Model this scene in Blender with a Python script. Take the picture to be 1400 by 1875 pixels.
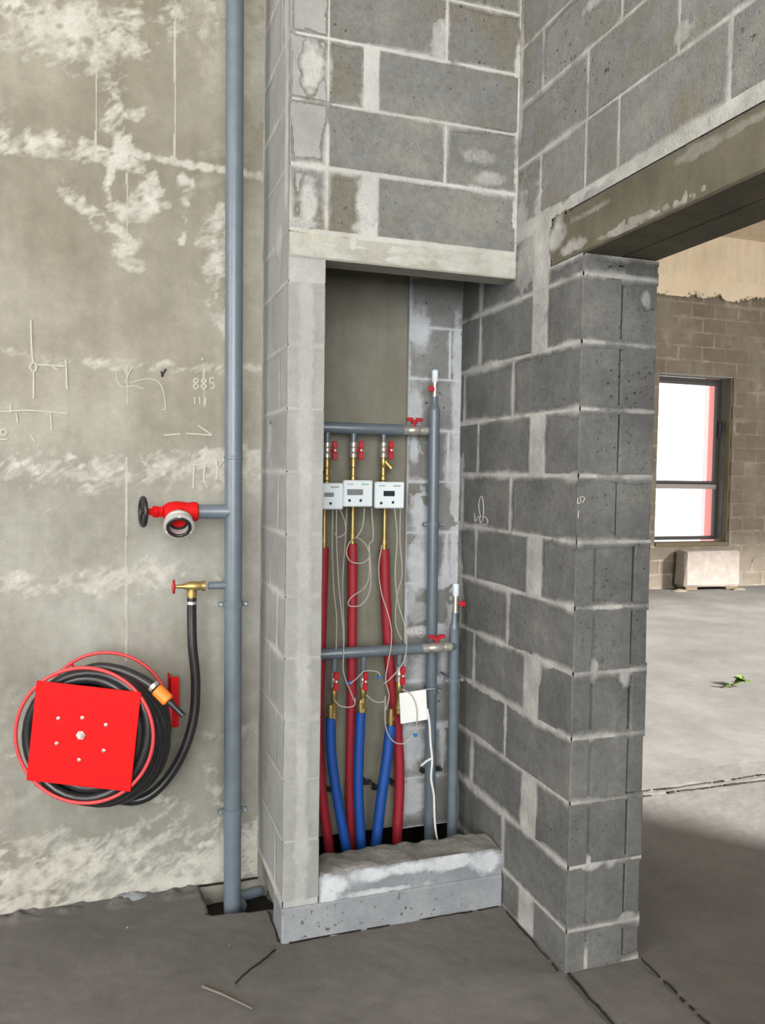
import bpy, math, random
import numpy as np
from mathutils import Vector, Matrix

# ------------------------------------------------------------------ scene, camera, light
for o in list(bpy.data.objects):
    bpy.data.objects.remove(o, do_unlink=True)
SC = bpy.context.scene
COL = SC.collection
F, YAW, PITCH, ROLL, EYE = 1495.8, .3306, -.0456, .0152, 1.5244
CX, CY = 700.0, 937.5
fw = Vector((math.sin(YAW) * math.cos(PITCH), math.cos(YAW) * math.cos(PITCH), math.sin(PITCH)))
r0 = Vector((math.cos(YAW), -math.sin(YAW), 0)); u0 = r0.cross(fw)
rt = r0 * math.cos(ROLL) + u0 * math.sin(ROLL); up = -r0 * math.sin(ROLL) + u0 * math.cos(ROLL)
O = Vector((0, 0, EYE))
cam_data = bpy.data.cameras.new('camera'); cam = bpy.data.objects.new('camera', cam_data); COL.objects.link(cam)
cam.matrix_world = Matrix(((rt.x, up.x, -fw.x, 0), (rt.y, up.y, -fw.y, 0), (rt.z, up.z, -fw.z, EYE), (0, 0, 0, 1)))
cam_data.sensor_fit = 'VERTICAL'; cam_data.sensor_height = 36; cam_data.lens = F / 1875 * 36
cam_data.clip_start = .05
SC.camera = cam
SC.view_settings.view_transform = 'Standard'; SC.view_settings.look = 'None'
SC.view_settings.gamma = 1; SC.view_settings.use_curve_mapping = False
SC.view_settings.exposure = 0.38

world = bpy.data.worlds.new('overcast_sky'); SC.world = world; world.use_nodes = True
world.node_tree.nodes['Background'].inputs[0].default_value = (1, .985, .96, 1)
world.node_tree.nodes['Background'].inputs[1].default_value = 2.0

def lamp_area(name, loc, target, sx, sy, power, col, spread=180):
    l = bpy.data.lights.new(name, 'AREA'); l.shape = 'RECTANGLE'; l.size = sx; l.size_y = sy
    l.energy = power; l.color = col; l.spread = math.radians(spread)
    o = bpy.data.objects.new(name, l); COL.objects.link(o); o.location = loc
    o.rotation_euler = (Vector(target) - Vector(loc)).to_track_quat('-Z', 'Y').to_euler(); return o
# daylight through the window bands of the near room (left side and behind) and through the far room's added opening
lamp_area('daylight_left', (-4.6, -.9, 2.55), (0, -.9, 2.2), 4.6, 3.6, 200, (1, 1, .985))
lamp_area('daylight_behind', (-1.5, -4.4, 2.6), (-1.5, 0, 2.2), 4.6, 3.4, 440, (1, 1, .985))
lamp_area('daylight_far_room', (6.6, 1.25, 2.4), (6.6, 9, 1.9), 6.0, 4.0, 170, (1, .95, .88))
sun = bpy.data.lights.new('hazy_sun', 'SUN'); sun.energy = 19; sun.angle = math.radians(9); sun.color = (1, .975, .935)
sun_o = bpy.data.objects.new('hazy_sun', sun); COL.objects.link(sun_o)
sun_o.rotation_euler = Vector((-.57, .82, -.485)).to_track_quat('-Z', 'Y').to_euler()

# ------------------------------------------------------------------ helpers
def at(px, py, ax, v):
    """the point of the plane axis=v that the photograph shows at pixel px, py"""
    d = fw + rt * ((px - CX) / F) - up * ((py - CY) / F)
    return O + d * ((v - O[ax]) / d[ax])
def PY(px, py, y): return at(px, py, 1, y)
def PX(px, py, x): return at(px, py, 0, x)
def PZ(px, py, z): return at(px, py, 2, z)

def world_loc(o):
    v = Vector((0, 0, 0))
    while o is not None: v += o.location; o = o.parent
    return v
def tag(o, label=None, cat=None, group=None, kind=None):
    if label: o['label'] = label
    if cat: o['category'] = cat
    if group: o['group'] = group
    if kind: o['kind'] = kind
    return o
def thing(name, label, cat, loc, group=None):
    o = bpy.data.objects.new(name, None); COL.objects.link(o); o.location = loc; o.empty_display_size = .05
    return tag(o, label, cat, group)
def link_mesh(name, me, mat, parent=None, smooth=False):
    me.materials.append(mat)
    if smooth: me.polygons.foreach_set('use_smooth', [True] * len(me.polygons))
    o = bpy.data.objects.new(name, me); COL.objects.link(o); o.parent = parent
    return o
class MB:
    def __init__(s): s.v = []; s.f = []
    def add(s, v, f):
        n = len(s.v); s.v += [tuple(p) for p in v]; s.f += [tuple(i + n for i in q) for q in f]; return s
    def box(s, a, b, c=.0, R=None, ctr=None):
        """box from corner a to corner b with edges chamfered by c; R rotates it about ctr"""
        a, b = Vector(a), Vector(b); m = (a + b) / 2; h = (b - a) / 2
        c = min(c, *(x * .45 for x in h))
        if c <= 0:
            v = [(m + Vector((h.x * i, h.y * j, h.z * k))) for i in (-1, 1) for j in (-1, 1) for k in (-1, 1)]
            f = [(0, 1, 3, 2), (4, 6, 7, 5), (0, 4, 5, 1), (2, 3, 7, 6), (0, 2, 6, 4), (1, 5, 7, 3)]
        else:
            v = []; idx = {}
            for i in (-1, 1):
                for j in (-1, 1):
                    for k in (-1, 1):
                        for ax in range(3):
                            q = [h.x - c, h.y - c, h.z - c]; q[ax] = h[ax]
                            idx[(i, j, k, ax)] = len(v); v.append(m + Vector((q[0] * i, q[1] * j, q[2] * k)))
            f = []
            for ax in range(3):
                o1, o2 = (ax + 1) % 3, (ax + 2) % 3
                for sg in (-1, 1):
                    def key(p, q):
                        t = [0, 0, 0]; t[ax] = sg; t[o1] = p; t[o2] = q; return idx[(*t, ax)]
                    q = [key(-1, -1), key(1, -1), key(1, 1), key(-1, 1)]
                    f.append(tuple(q if sg > 0 else q[::-1]))
                for p in (-1, 1):
                    for q in (-1, 1):
                        t0 = [0, 0, 0]; t1 = [0, 0, 0]; t0[ax] = -1; t1[ax] = 1
                        for t in (t0, t1): t[o1] = p; t[o2] = q
                        g = [idx[(*t0, o1)], idx[(*t1, o1)], idx[(*t1, o2)], idx[(*t0, o2)]]
                        f.append(tuple(g if p * q > 0 else g[::-1]))
            for i in (-1, 1):
                for j in (-1, 1):
                    for k in (-1, 1):
                        g = [idx[(i, j, k, 0)], idx[(i, j, k, 1)], idx[(i, j, k, 2)]]
                        f.append(tuple(g if i * j * k > 0 else g[::-1]))
        if R is not None:
            ct = Vector(ctr) if ctr is not None else m
            v = [ct + R @ (p - ct) for p in v]
        return s.add(v, f)
    def tube(s, pts, r, seg=12, closed=False, smooth=0):
        pts = [Vector(p) for p in pts]
        rr = list(r) if isinstance(r, (list, tuple)) else [r] * len(pts)
        if smooth: pts, rr = spline(pts, rr, smooth, closed)
        n = len(pts); rings = []; side = None
        for i, p in enumerate(pts):
            if closed: t = pts[(i + 1) % n] - pts[i - 1]
            else: t = pts[min(i + 1, n - 1)] - pts[max(i - 1, 0)]
            if t.length < 1e-9: t = Vector((0, 0, 1))
            t.normalize()
            if side is None:
                side = t.cross(Vector((0, 0, 1)) if abs(t.z) < .9 else Vector((0, 1, 0)))
            side = (side - t * side.dot(t)).normalized(); o2 = t.cross(side)
            rings.append([p + (side * math.cos(a) + o2 * math.sin(a)) * rr[i] for a in (2 * math.pi * k / seg for k in range(seg))])
        v = [q for g in rings for q in g]; f = []
        for i in range(n if closed else n - 1):
            j = (i + 1) % n
            for k in range(seg):
                l = (k + 1) % seg; f.append((i * seg + k, i * seg + l, j * seg + l, j * seg + k))
        if not closed: f += [tuple(range(seg))[::-1], tuple((n - 1) * seg + k for k in range(seg))]
        return s.add(v, f)
    def lathe(s, p, axis, prof, seg=20):
        """profile of (distance along axis, radius) turned about axis through p"""
        p = Vector(p); axis = Vector(axis).normalized()
        return s.tube_rings(p, axis, prof, seg)
    def tube_rings(s, p, axis, prof, seg):
        a1 = axis.cross(Vector((0, 0, 1)) if abs(axis.z) < .9 else Vector((0, 1, 0))).normalized(); a2 = axis.cross(a1)
        v = [p + axis * d + (a1 * math.cos(2 * math.pi * k / seg) + a2 * math.sin(2 * math.pi * k / seg)) * r for d, r in prof for k in range(seg)]
        n = len(prof); f = [(i * seg + k, i * seg + (k + 1) % seg, (i + 1) * seg + (k + 1) % seg, (i + 1) * seg + k) for i in range(n - 1) for k in range(seg)]
        f += [tuple(range(seg))[::-1], tuple((n - 1) * seg + k for k in range(seg))]
        return s.add(v, f)
    def prism(s, poly, z0, z1):
        n = len(poly)
        v = [(x, y, z0) for x, y in poly] + [(x, y, z1) for x, y in poly]
        f = [tuple(range(n))[::-1], tuple(range(n, 2 * n))] + [(i, (i + 1) % n, (i + 1) % n + n, i + n) for i in range(n)]
        return s.add(v, f)
    def build(s, name, mat, parent=None, smooth=False, angle=None):
        off = world_loc(parent) if parent is not None else Vector((0, 0, 0))
        me = bpy.data.meshes.new(name)
        me.from_pydata([tuple(Vector(p) - off) for p in s.v], [], s.f); me.update()
        o = link_mesh(name, me, mat, parent, smooth)
        if smooth:
            try: me.set_sharp_from_angle(angle=math.radians(angle or 40))
            except Exception: pass
        return o
def spline(pts, rr, sub, closed=False):
    n = len(pts); out = []; ro = []
    rng = range(n) if closed else range(n - 1)
    for i in rng:
        p0 = pts[i - 1] if closed or i > 0 else pts[0] * 2 - pts[1]
        p1 = pts[i]; p2 = pts[(i + 1) % n]
        p3 = pts[(i + 2) % n] if closed or i + 2 < n else pts[-1] * 2 - pts[-2]
        for k in range(sub):
            t = k / sub
            out.append(.5 * (2 * p1 + (p2 - p0) * t + (2 * p0 - 5 * p1 + 4 * p2 - p3) * t * t + (3 * p1 - p0 - 3 * p2 + p3) * t ** 3))
            ro.append(rr[i] * (1 - t) + rr[(i + 1) % n] * t)
    if not closed: out.append(pts[-1]); ro.append(rr[-1])
    return out, ro

# numpy value noise
_LAT = {}
def vnoise(u, v, seed):
    if seed not in _LAT: _LAT[seed] = np.random.RandomState(seed).rand(256, 256)
    L = _LAT[seed]; i = np.floor(u).astype(int); j = np.floor(v).astype(int); a = u - i; b = v - j
    a = a * a * (3 - 2 * a); b = b * b * (3 - 2 * b); i0, i1, j0, j1 = i & 255, (i + 1) & 255, j & 255, (j + 1) & 255
    return (L[i0, j0] * (1 - a) + L[i1, j0] * a) * (1 - b) + (L[i0, j1] * (1 - a) + L[i1, j1] * a) * b
def fbm(u, v, scale, seed, octs=4):
    t = 0; amp = .5; tot = 0
    for k in range(octs):
        t = t + amp * vnoise(u * scale + 7.3 * k, v * scale + 3.1 * k, seed + k); tot += amp; amp *= .5; scale *= 2
    return t / tot
def grid_mesh(name, org, U, V, N, u, v, H, keep, mat, parent, cover=None):
    """heightfield over a plane: vertex = org + U*u + V*v + N*H, faces only where keep"""
    nu, nv = len(u), len(v); uu, vv = np.meshgrid(u, v, indexing='ij')
    org, U, V, N = (np.array(q, float) for q in (org, U, V, N))
    P = org + uu[..., None] * U + vv[..., None] * V + H[..., None] * N
    fk = keep[:-1, :-1] | keep[1:, :-1] | keep[:-1, 1:] | keep[1:, 1:]
    ii, jj = np.nonzero(fk); b = ii * nv + jj
    quads = np.stack([b, b + nv, b + nv + 1, b + 1], 1)
    if np.dot(np.cross(U, V), N) < 0: quads = quads[:, ::-1]
    used, inv = np.unique(quads.ravel(), return_inverse=True)
    co = P.reshape(-1, 3)[used]
    if parent is not None: co = co - np.array(world_loc(parent))
    nq = len(quads)
    me = bpy.data.meshes.new(name); me.vertices.add(len(co)); me.vertices.foreach_set('co', co.astype(np.float32).ravel())
    me.loops.add(nq * 4); me.loops.foreach_set('vertex_index', inv.astype(np.int32).ravel())
    me.polygons.add(nq); me.polygons.foreach_set('loop_start', np.arange(0, nq * 4, 4, dtype=np.int32))
    if cover is not None:
        at_ = me.attributes.new('cover', 'FLOAT', 'POINT'); at_.data.foreach_set('value', cover.reshape(-1)[used].astype(np.float32))
    me.update(calc_edges=True); me.validate()
    return link_mesh(name, me, mat, parent, True)

# ------------------------------------------------------------------ materials
def new_mat(name):
    m = bpy.data.materials.new(name); m.use_nodes = True
    nt = m.node_tree; return m, nt, nt.nodes['Principled BSDF']
def noise_node(nt, pos, scale, detail=5, rough=.6, stretch=None):
    n = nt.nodes.new('ShaderNodeTexNoise'); n.inputs['Scale'].default_value = scale
    n.inputs['Detail'].default_value = detail; n.inputs['Roughness'].default_value = rough
    if stretch:
        mp = nt.nodes.new('ShaderNodeMapping'); mp.inputs['Scale'].default_value = stretch
        nt.links.new(pos, mp.inputs[0]); pos = mp.outputs[0]
    nt.links.new(pos, n.inputs['Vector']); return n.outputs['Fac']
def ramp(nt, fac, stops):
    r = nt.nodes.new('ShaderNodeValToRGB'); e = r.color_ramp.elements
    while len(e) < len(stops): e.new(.5)
    for q, (p, c) in zip(e, stops):
        q.position = p; q.color = (*c, 1) if not isinstance(c, (int, float)) else (c, c, c, 1)
    nt.links.new(fac, r.inputs[0]); return r.outputs[0]
def mix(nt, a, b, fac, mode='MIX'):
    m = nt.nodes.new('ShaderNodeMix'); m.data_type = 'RGBA'; m.blend_type = mode
    for s, q in ((m.inputs[0], fac), (m.inputs[6], a), (m.inputs[7], b)):
        if isinstance(q, (int, float)): s.default_value = q
        elif isinstance(q, tuple): s.default_value = (*q, 1)
        else: nt.links.new(q, s)
    return m.outputs[2]
def bump(nt, h, strength, dist, normal=None):
    b = nt.nodes.new('ShaderNodeBump'); b.inputs['Strength'].default_value = strength; b.inputs['Distance'].default_value = dist
    nt.links.new(h, b.inputs['Height'])
    if normal is not None: nt.links.new(normal, b.inputs['Normal'])
    return b.outputs[0]
MDEF = {}
def washed(base, wash):
    key = base + '+' + wash
    if key not in M:
        a, k = MDEF[base]; k = dict(k); k['film'] = WASH[wash]; k['per_object'] = 0
        d = 1 - MDEF[base][1].get('per_object', 0) / 2
        M[key] = mineral(wash + '_on_' + base, *[tuple(x * d for x in c) for c in a], **k)
    return M[key]
def mineral(name, ca, cb, cc=None, scale=2.2, rough=.93, pits=0, pit_scale=60, streak=0, bumpy=.35, per_object=0, fine=.18, bands=None, film=None):
    """concrete, block and mortar: three mottled tones, fine grain, optional pits, drips and per-piece tone"""
    MDEF.setdefault(name, ((ca, cb, cc or cb), dict(scale=scale, rough=rough, pits=pits, pit_scale=pit_scale, streak=streak, bumpy=bumpy, per_object=per_object, fine=fine, bands=bands)))
    m, nt, bs = new_mat(name)
    pos = nt.nodes.new('ShaderNodeNewGeometry').outputs['Position']
    n1 = noise_node(nt, pos, scale, 6, .62)
    c = ramp(nt, n1, [(.34, ca), (.52, cb), (.68, cc or cb)])
    n2 = noise_node(nt, pos, scale * 9, 5, .7)
    c = mix(nt, c, ramp(nt, n2, [(.3, 1 - fine), (.7, 1 + 0 * fine)]), 1.0, 'MULTIPLY')
    n3 = noise_node(nt, pos, 130, 3, .7)
    c = mix(nt, c, ramp(nt, n3, [(.25, 1 - fine * .8), (.75, 1)]), 1.0, 'MULTIPLY')
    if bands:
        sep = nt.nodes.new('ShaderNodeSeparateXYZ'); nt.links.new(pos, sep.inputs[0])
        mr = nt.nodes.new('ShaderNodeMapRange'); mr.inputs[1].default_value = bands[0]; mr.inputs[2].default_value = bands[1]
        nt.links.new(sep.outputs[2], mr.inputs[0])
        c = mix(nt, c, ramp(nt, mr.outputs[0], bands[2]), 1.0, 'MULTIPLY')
    if streak:
        s = noise_node(nt, pos, 3.2, 4, .6, (3.2, 3.2, .35))
        c = mix(nt, c, ramp(nt, s, [(.38, 1 - streak), (.58, 1)]), 1.0, 'MULTIPLY')
    if per_object:
        oi = nt.nodes.new('ShaderNodeObjectInfo')
        c = mix(nt, c, ramp(nt, oi.outputs['Random'], [(0, 1 - per_object), (1, 1)]), 1.0, 'MULTIPLY')
    h = mix(nt, n3, n2, .5)
    nrm = bump(nt, h, bumpy, .006)
    if pits:
        p = noise_node(nt, pos, pit_scale, 2, .5)
        pf = ramp(nt, p, [(.285, 0), (.33, 1)])
        p2 = noise_node(nt, pos, 4, 3, .5); area = ramp(nt, p2, [(.42, 1), (.6, 0)])
        pf = mix(nt, pf, area, 1, 'LIGHTEN') if pits < 2 else pf
        c = mix(nt, mix(nt, c, (.35, .35, .34), 1, 'MULTIPLY'), c, pf)
        nrm = bump(nt, pf, .8, .004, nrm)
    if film:
        # mortar or lime smeared over this ground: how much of it lies at each spot is stored on the mesh
        fa, fb, fc, fs = film
        f = ramp(nt, noise_node(nt, pos, fs, 6, .62), [(.34, fa), (.52, fb), (.68, fc)])
        f = mix(nt, f, ramp(nt, n3, [(.25, .84), (.75, 1)]), 1.0, 'MULTIPLY')
        at_ = nt.nodes.new('ShaderNodeAttribute'); at_.attribute_name = 'cover'
        ad = nt.nodes.new('ShaderNodeMath'); ad.operation = 'MULTIPLY_ADD'; nt.links.new(n2, ad.inputs[0]); ad.inputs[1].default_value = .5; nt.links.new(at_.outputs['Fac'], ad.inputs[2])
        c = mix(nt, c, f, ramp(nt, ad.outputs[0], [(.34, 0), (1.05, 1)]))
    nt.links.new(c, bs.inputs['Base Color']); nt.links.new(nrm, bs.inputs['Normal'])
    bs.inputs['Roughness'].default_value = rough; bs.inputs['Specular IOR Level'].default_value = .25
    return m
def plain(name, col, rough=.5, metal=0, grain=.12, scale=25, spec=.5, bumpy=0):
    m, nt, bs = new_mat(name)
    pos = nt.nodes.new('ShaderNodeNewGeometry').outputs['Position']
    n = noise_node(nt, pos, scale, 4, .6)
    c = ramp(nt, n, [(.3, tuple(x * (1 - grain) for x in col)), (.7, col)])
    nt.links.new(c, bs.inputs['Base Color'])
    r = ramp(nt, n, [(.3, rough), (.7, min(1, rough * 1.2))]); nt.links.new(r, bs.inputs['Roughness'])
    bs.inputs['Metallic'].default_value = metal; bs.inputs['Specular IOR Level'].default_value = spec
    if bumpy: nt.links.new(bump(nt, n, bumpy, .003), bs.inputs['Normal'])
    return m
M = {}
WASH = {'lime': ((.36, .35, .315), (.42, .41, .37), (.48, .47, .43), 14), 'mortar': ((.26, .258, .245), (.34, .338, .32), (.42, .417, .40), 9), 'plaster': ((.36, .36, .345), (.42, .42, .405), (.47, .47, .455), 5),
        'skim': ((.29, .292, .285), (.335, .338, .33), (.38, .383, .375), 5), 'pale': ((.42, .44, .465), (.48, .50, .53), (.53, .555, .58), 6), 'brown_mortar': ((.20, .173, .137), (.245, .213, .172), (.32, .283, .235), 4), 'cream': ((.60, .50, .36), (.68, .575, .43), (.74, .64, .49), 1.2)}
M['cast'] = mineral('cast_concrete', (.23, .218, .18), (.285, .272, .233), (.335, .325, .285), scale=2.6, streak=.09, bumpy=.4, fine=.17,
                    bands=(0, 3.2, [(0, (.95, .97, 1.0)), (.2, (1, 1.02, 1.05)), (.42, (1.14, 1.18, 1.24)), (.56, (1.08, 1.06, 1.03)), (.8, (.86, .84, .79)), (1, (.92, .90, .84))]))  # pour tints by height, also darkening the top to even out the light
M['block'] = mineral('aggregate_block', (.115, .117, .116), (.148, .149, .146), (.19, .19, .18), scale=4.5, pits=1, pit_scale=75, per_object=.12, bumpy=.9, fine=.28)
M['block_upper'] = mineral('upper_block', (.195, .183, .15), (.20, .203, .20), (.255, .248, .222), scale=4.5, pits=1, pit_scale=60, per_object=.12, bumpy=.9, fine=.26)  # lighter, olive-mottled tone for the courses above lintel and beam
M['block_light'] = mineral('limewashed_block', (.255, .257, .25), (.29, .295, .287), (.33, .335, .328), scale=3.5, per_object=.10, bumpy=.35, fine=.12)
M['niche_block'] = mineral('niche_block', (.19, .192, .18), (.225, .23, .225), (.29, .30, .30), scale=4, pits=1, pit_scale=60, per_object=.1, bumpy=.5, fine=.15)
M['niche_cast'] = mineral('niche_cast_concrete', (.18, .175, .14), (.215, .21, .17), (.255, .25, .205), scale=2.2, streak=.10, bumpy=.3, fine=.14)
M['block_brown'] = mineral('brown_block', (.185, .157, .122), (.22, .188, .148), (.265, .232, .186), scale=1.6, per_object=.14, bumpy=.4, fine=.15)
M['mortar_dark'] = mineral('bed_mortar', (.20, .195, .175), (.26, .25, .225), scale=9, bumpy=.6, fine=.2)
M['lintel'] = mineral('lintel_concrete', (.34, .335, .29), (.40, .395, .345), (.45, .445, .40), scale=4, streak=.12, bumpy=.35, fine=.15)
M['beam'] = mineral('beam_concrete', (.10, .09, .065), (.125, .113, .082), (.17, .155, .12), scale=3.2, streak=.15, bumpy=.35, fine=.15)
M['cream'] = mineral('cream_concrete', (.60, .50, .36), (.68, .575, .43), (.74, .64, .49), scale=1.2, streak=.10, bumpy=.2, fine=.08)
M['floor'] = mineral('screed', (.115, .110, .104), (.143, .137, .130), (.172, .165, .156), scale=1.5, rough=.8, bumpy=.3, fine=.16)
M['soil'] = mineral('damp_soil_and_shade', (.012, .011, .009), (.03, .027, .02), scale=12, bumpy=.8, fine=.3)  # pit and hole soil, also the shade tone of the joint ribbons
M['kerb'] = mineral('kerb_concrete', (.20, .215, .235), (.245, .26, .28), (.29, .305, .32), scale=5, bumpy=.5, fine=.15, pits=1)
M['rough_block'] = mineral('rough_sill', (.16, .155, .145), (.22, .215, .20), (.28, .275, .255), scale=8, bumpy=.7, fine=.25)  # darker rough concrete for the sill top and some chips
M['pipe'] = plain('slate_pipe_paint', (.115, .145, .175), .30, grain=.18, scale=18)
M['pipe_dark'] = plain('charcoal_pipe_paint', (.085, .10, .115), .45, grain=.2)
M['red'] = plain('red_enamel', (.50, .007, .008), .6, grain=.05, spec=.12)
M['red_plastic'] = plain('red_handle', (.40, .010, .018), .4)
M['red_foam'] = plain('red_foam_sleeve', (.31, .012, .024), .55, grain=.15)
M['blue_foam'] = plain('blue_foam_sleeve', (.004, .060, .29), .5, grain=.15)
M['blue_plastic'] = plain('blue_plug', (.02, .14, .42), .4)
M['brass'] = plain('brass', (.42, .31, .12), .38, .8)
M['nickel'] = plain('nickel', (.62, .60, .55), .3, .75)
M['alloy'] = plain('cast_aluminium', (.55, .55, .53), .45, .5)
M['rubber'] = plain('black_rubber', (.018, .018, .020), .30, grain=.3, spec=.5)
M['black'] = plain('black_paint', (.010, .010, .012), .4)
M['rim_red'] = plain('red_rim', (.55, .045, .05), .4)
M['orange'] = plain('orange_plastic', (.80, .20, .02), .45, grain=.05)
M['white'] = plain('white_plastic', (.60, .66, .70), .4, grain=.04)
M['paper'] = plain('white_card', (.72, .74, .74), .8, grain=.05)
M['wire'] = plain('grey_cable', (.40, .38, .335), .6)
M['white_wire'] = plain('white_cable', (.66, .67, .64), .6)
M['display'] = plain('lcd_grey', (.16, .18, .18), .25, grain=.05)
M['display_dark'] = plain('lcd_dark', (.02, .025, .03), .2, grain=.05)
M['print'] = plain('grey_print', (.30, .36, .36), .7)
M['green_print'] = plain('green_print', (.25, .45, .30), .7)
M['chalk'] = plain('chalk', (.44, .43, .385), .95, grain=.2, scale=200, spec=.1)
M['charcoal'] = plain('charcoal_mark', (.03, .03, .03), .95)
M['frame'] = plain('dark_window_profile', (.055, .050, .045), .4)
M['frame_light'] = plain('grey_window_profile', (.30, .28, .26), .5)
M['wood'] = plain('weathered_timber', (.16, .125, .075), .8, grain=.35, scale=30)
M['aerated'] = mineral('aerated_block', (.31, .27, .24), (.355, .31, .278), (.40, .355, .32), scale=9, bumpy=.6, fine=.15)
M['leaf'] = plain('leaf_green', (.085, .17, .018), .5, grain=.3)
M['stem'] = plain('stem_green', (.10, .16, .03), .6)
M['red_wall'] = plain('red_facade', (.80, .27, .26), .7)
M['twig'] = plain('dry_stick', (.16, .145, .12), .8)
def glass_mat():
    m = bpy.data.materials.new('window_glass'); m.use_nodes = True; nt = m.node_tree; nt.nodes.clear()
    o = nt.nodes.new('ShaderNodeOutputMaterial'); t = nt.nodes.new('ShaderNodeBsdfTransparent'); g = nt.nodes.new('ShaderNodeBsdfGlossy')
    g.inputs['Roughness'].default_value = .02; x = nt.nodes.new('ShaderNodeMixShader'); fr = nt.nodes.new('ShaderNodeFresnel')
    nt.links.new(fr.outputs[0], x.inputs[0]); nt.links.new(t.outputs[0], x.inputs[1]); nt.links.new(g.outputs[0], x.inputs[2]); nt.links.new(x.outputs[0], o.inputs[0])
    return m
M['glass'] = glass_mat()

# ------------------------------------------------------------------ dimensions
XR, XS, XJ = 1.347, 1.485, 1.612          # right wall: face, seam between its two leaves, far face
YP, YF, YW, YB = 2.126, 2.552, 3.0, 2.985  # end of the pier, niche front, cast wall, niche back
XL, XN = .553, .673                        # outer and inner face of the niche's side wall
ZC = 4.9                                   # ceiling
COURSE = [0, .13] + [.33 + .2 * k for k in range(0, 10)]   # joint heights up to 2.13
ZB, ZBT = 2.19, 2.337                      # doorway beam
ZLB, ZLT = 2.205, 2.284                    # niche lintel

def struct(name, mb, mat, label, cat='wall'):
    return tag(mb.build(name, mat), label, cat, kind='structure')

def block(parent, a, b, mat, jit=.0015, c=.004, rng=random.Random(1)):
    """one block, axis aligned, with chipped chamfered edges; a piece of its wall"""
    a = Vector(a); b = Vector(b); m = MB().box(a, b, c)
    m.v = [tuple(Vector(p) + Vector((rng.uniform(-jit, jit), rng.uniform(-jit, jit), rng.uniform(-jit, jit)))) for p in m.v]
    return m.build('block', mat, parent)

def mortar_sheet(name, parent, org, U, V, N, u0, u1, v0, v1, res, rects, seed, mat, width=.007, amp=.0035, lush=.5, rec=.0, patches=(), jscale=9, bias=.0, holes=(), cut=.36):
    """mortar squeezed out of the joints between rects (u0,u1,v0,v1) and smeared over block edges, plus loose patches
    (u, v, ru, rv, strength); a heightfield that only rises through the wall face where there is mortar"""
    u = np.arange(u0, u1 + res * .5, res); v = np.arange(v0, v1 + res * .5, res)
    uu, vv = np.meshgrid(u, v, indexing='ij')
    n1 = fbm(uu, vv, jscale, seed, 4); n2 = fbm(uu, vv, 60, seed + 20, 3); n3 = fbm(uu, vv, 3, seed + 40, 3)
    cov = np.zeros(uu.shape); n4 = fbm(uu, vv, 26, seed + 60, 3)
    if rects:
        d = np.full(uu.shape, -1.0)
        for a, b, c, e in rects:
            d = np.maximum(d, np.minimum(np.minimum(uu - a, b - uu), np.minimum(vv - c, e - vv)))
        w = width * ((n1 - .5) * 4 + (n3 - .5) * 4 + (n4 - .5) * 2 + lush * 2 + bias)
        cov = 1 / (1 + np.exp(-(w - d) / (.0022 + .005 * n3))) * np.clip(.25 + 1.1 * n3, 0, 1)
        joint = np.clip((-d) / .003, 0, 1) * np.clip((n1 - cut + lush * .2) / .05, 0, 1)
        cov = np.maximum(cov, joint)
    for (pu, pv, ru, rv, s) in patches:
        q = ((uu - pu) / ru) ** 2 + ((vv - pv) / rv) ** 2
        g = np.exp(-q * 1.1) * 1.5 - .62 + (n1 - .5) * 1.1 + (n2 - .5) * .5 + (n4 - .5) * .6
        cov = np.maximum(cov, np.where(q < 5, np.clip(g * 1.25 + .3, 0, .82) * min(1, s * .85) * np.clip(1.6 - q * .4, 0, 1), 0))
    for (a, b, c, e) in holes: cov = np.where((uu > a) & (uu < b) & (vv > c) & (vv < e), 0, cov)
    h = .0004 + amp * .5 * cov * (.6 + .8 * (n2 - .5))
    keep = cov > .05
    return tag(grid_mesh(name, org, U, V, N, u, v, h, keep, mat, parent, cov), kind='stuff')

RNG = random.Random(7)

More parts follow.
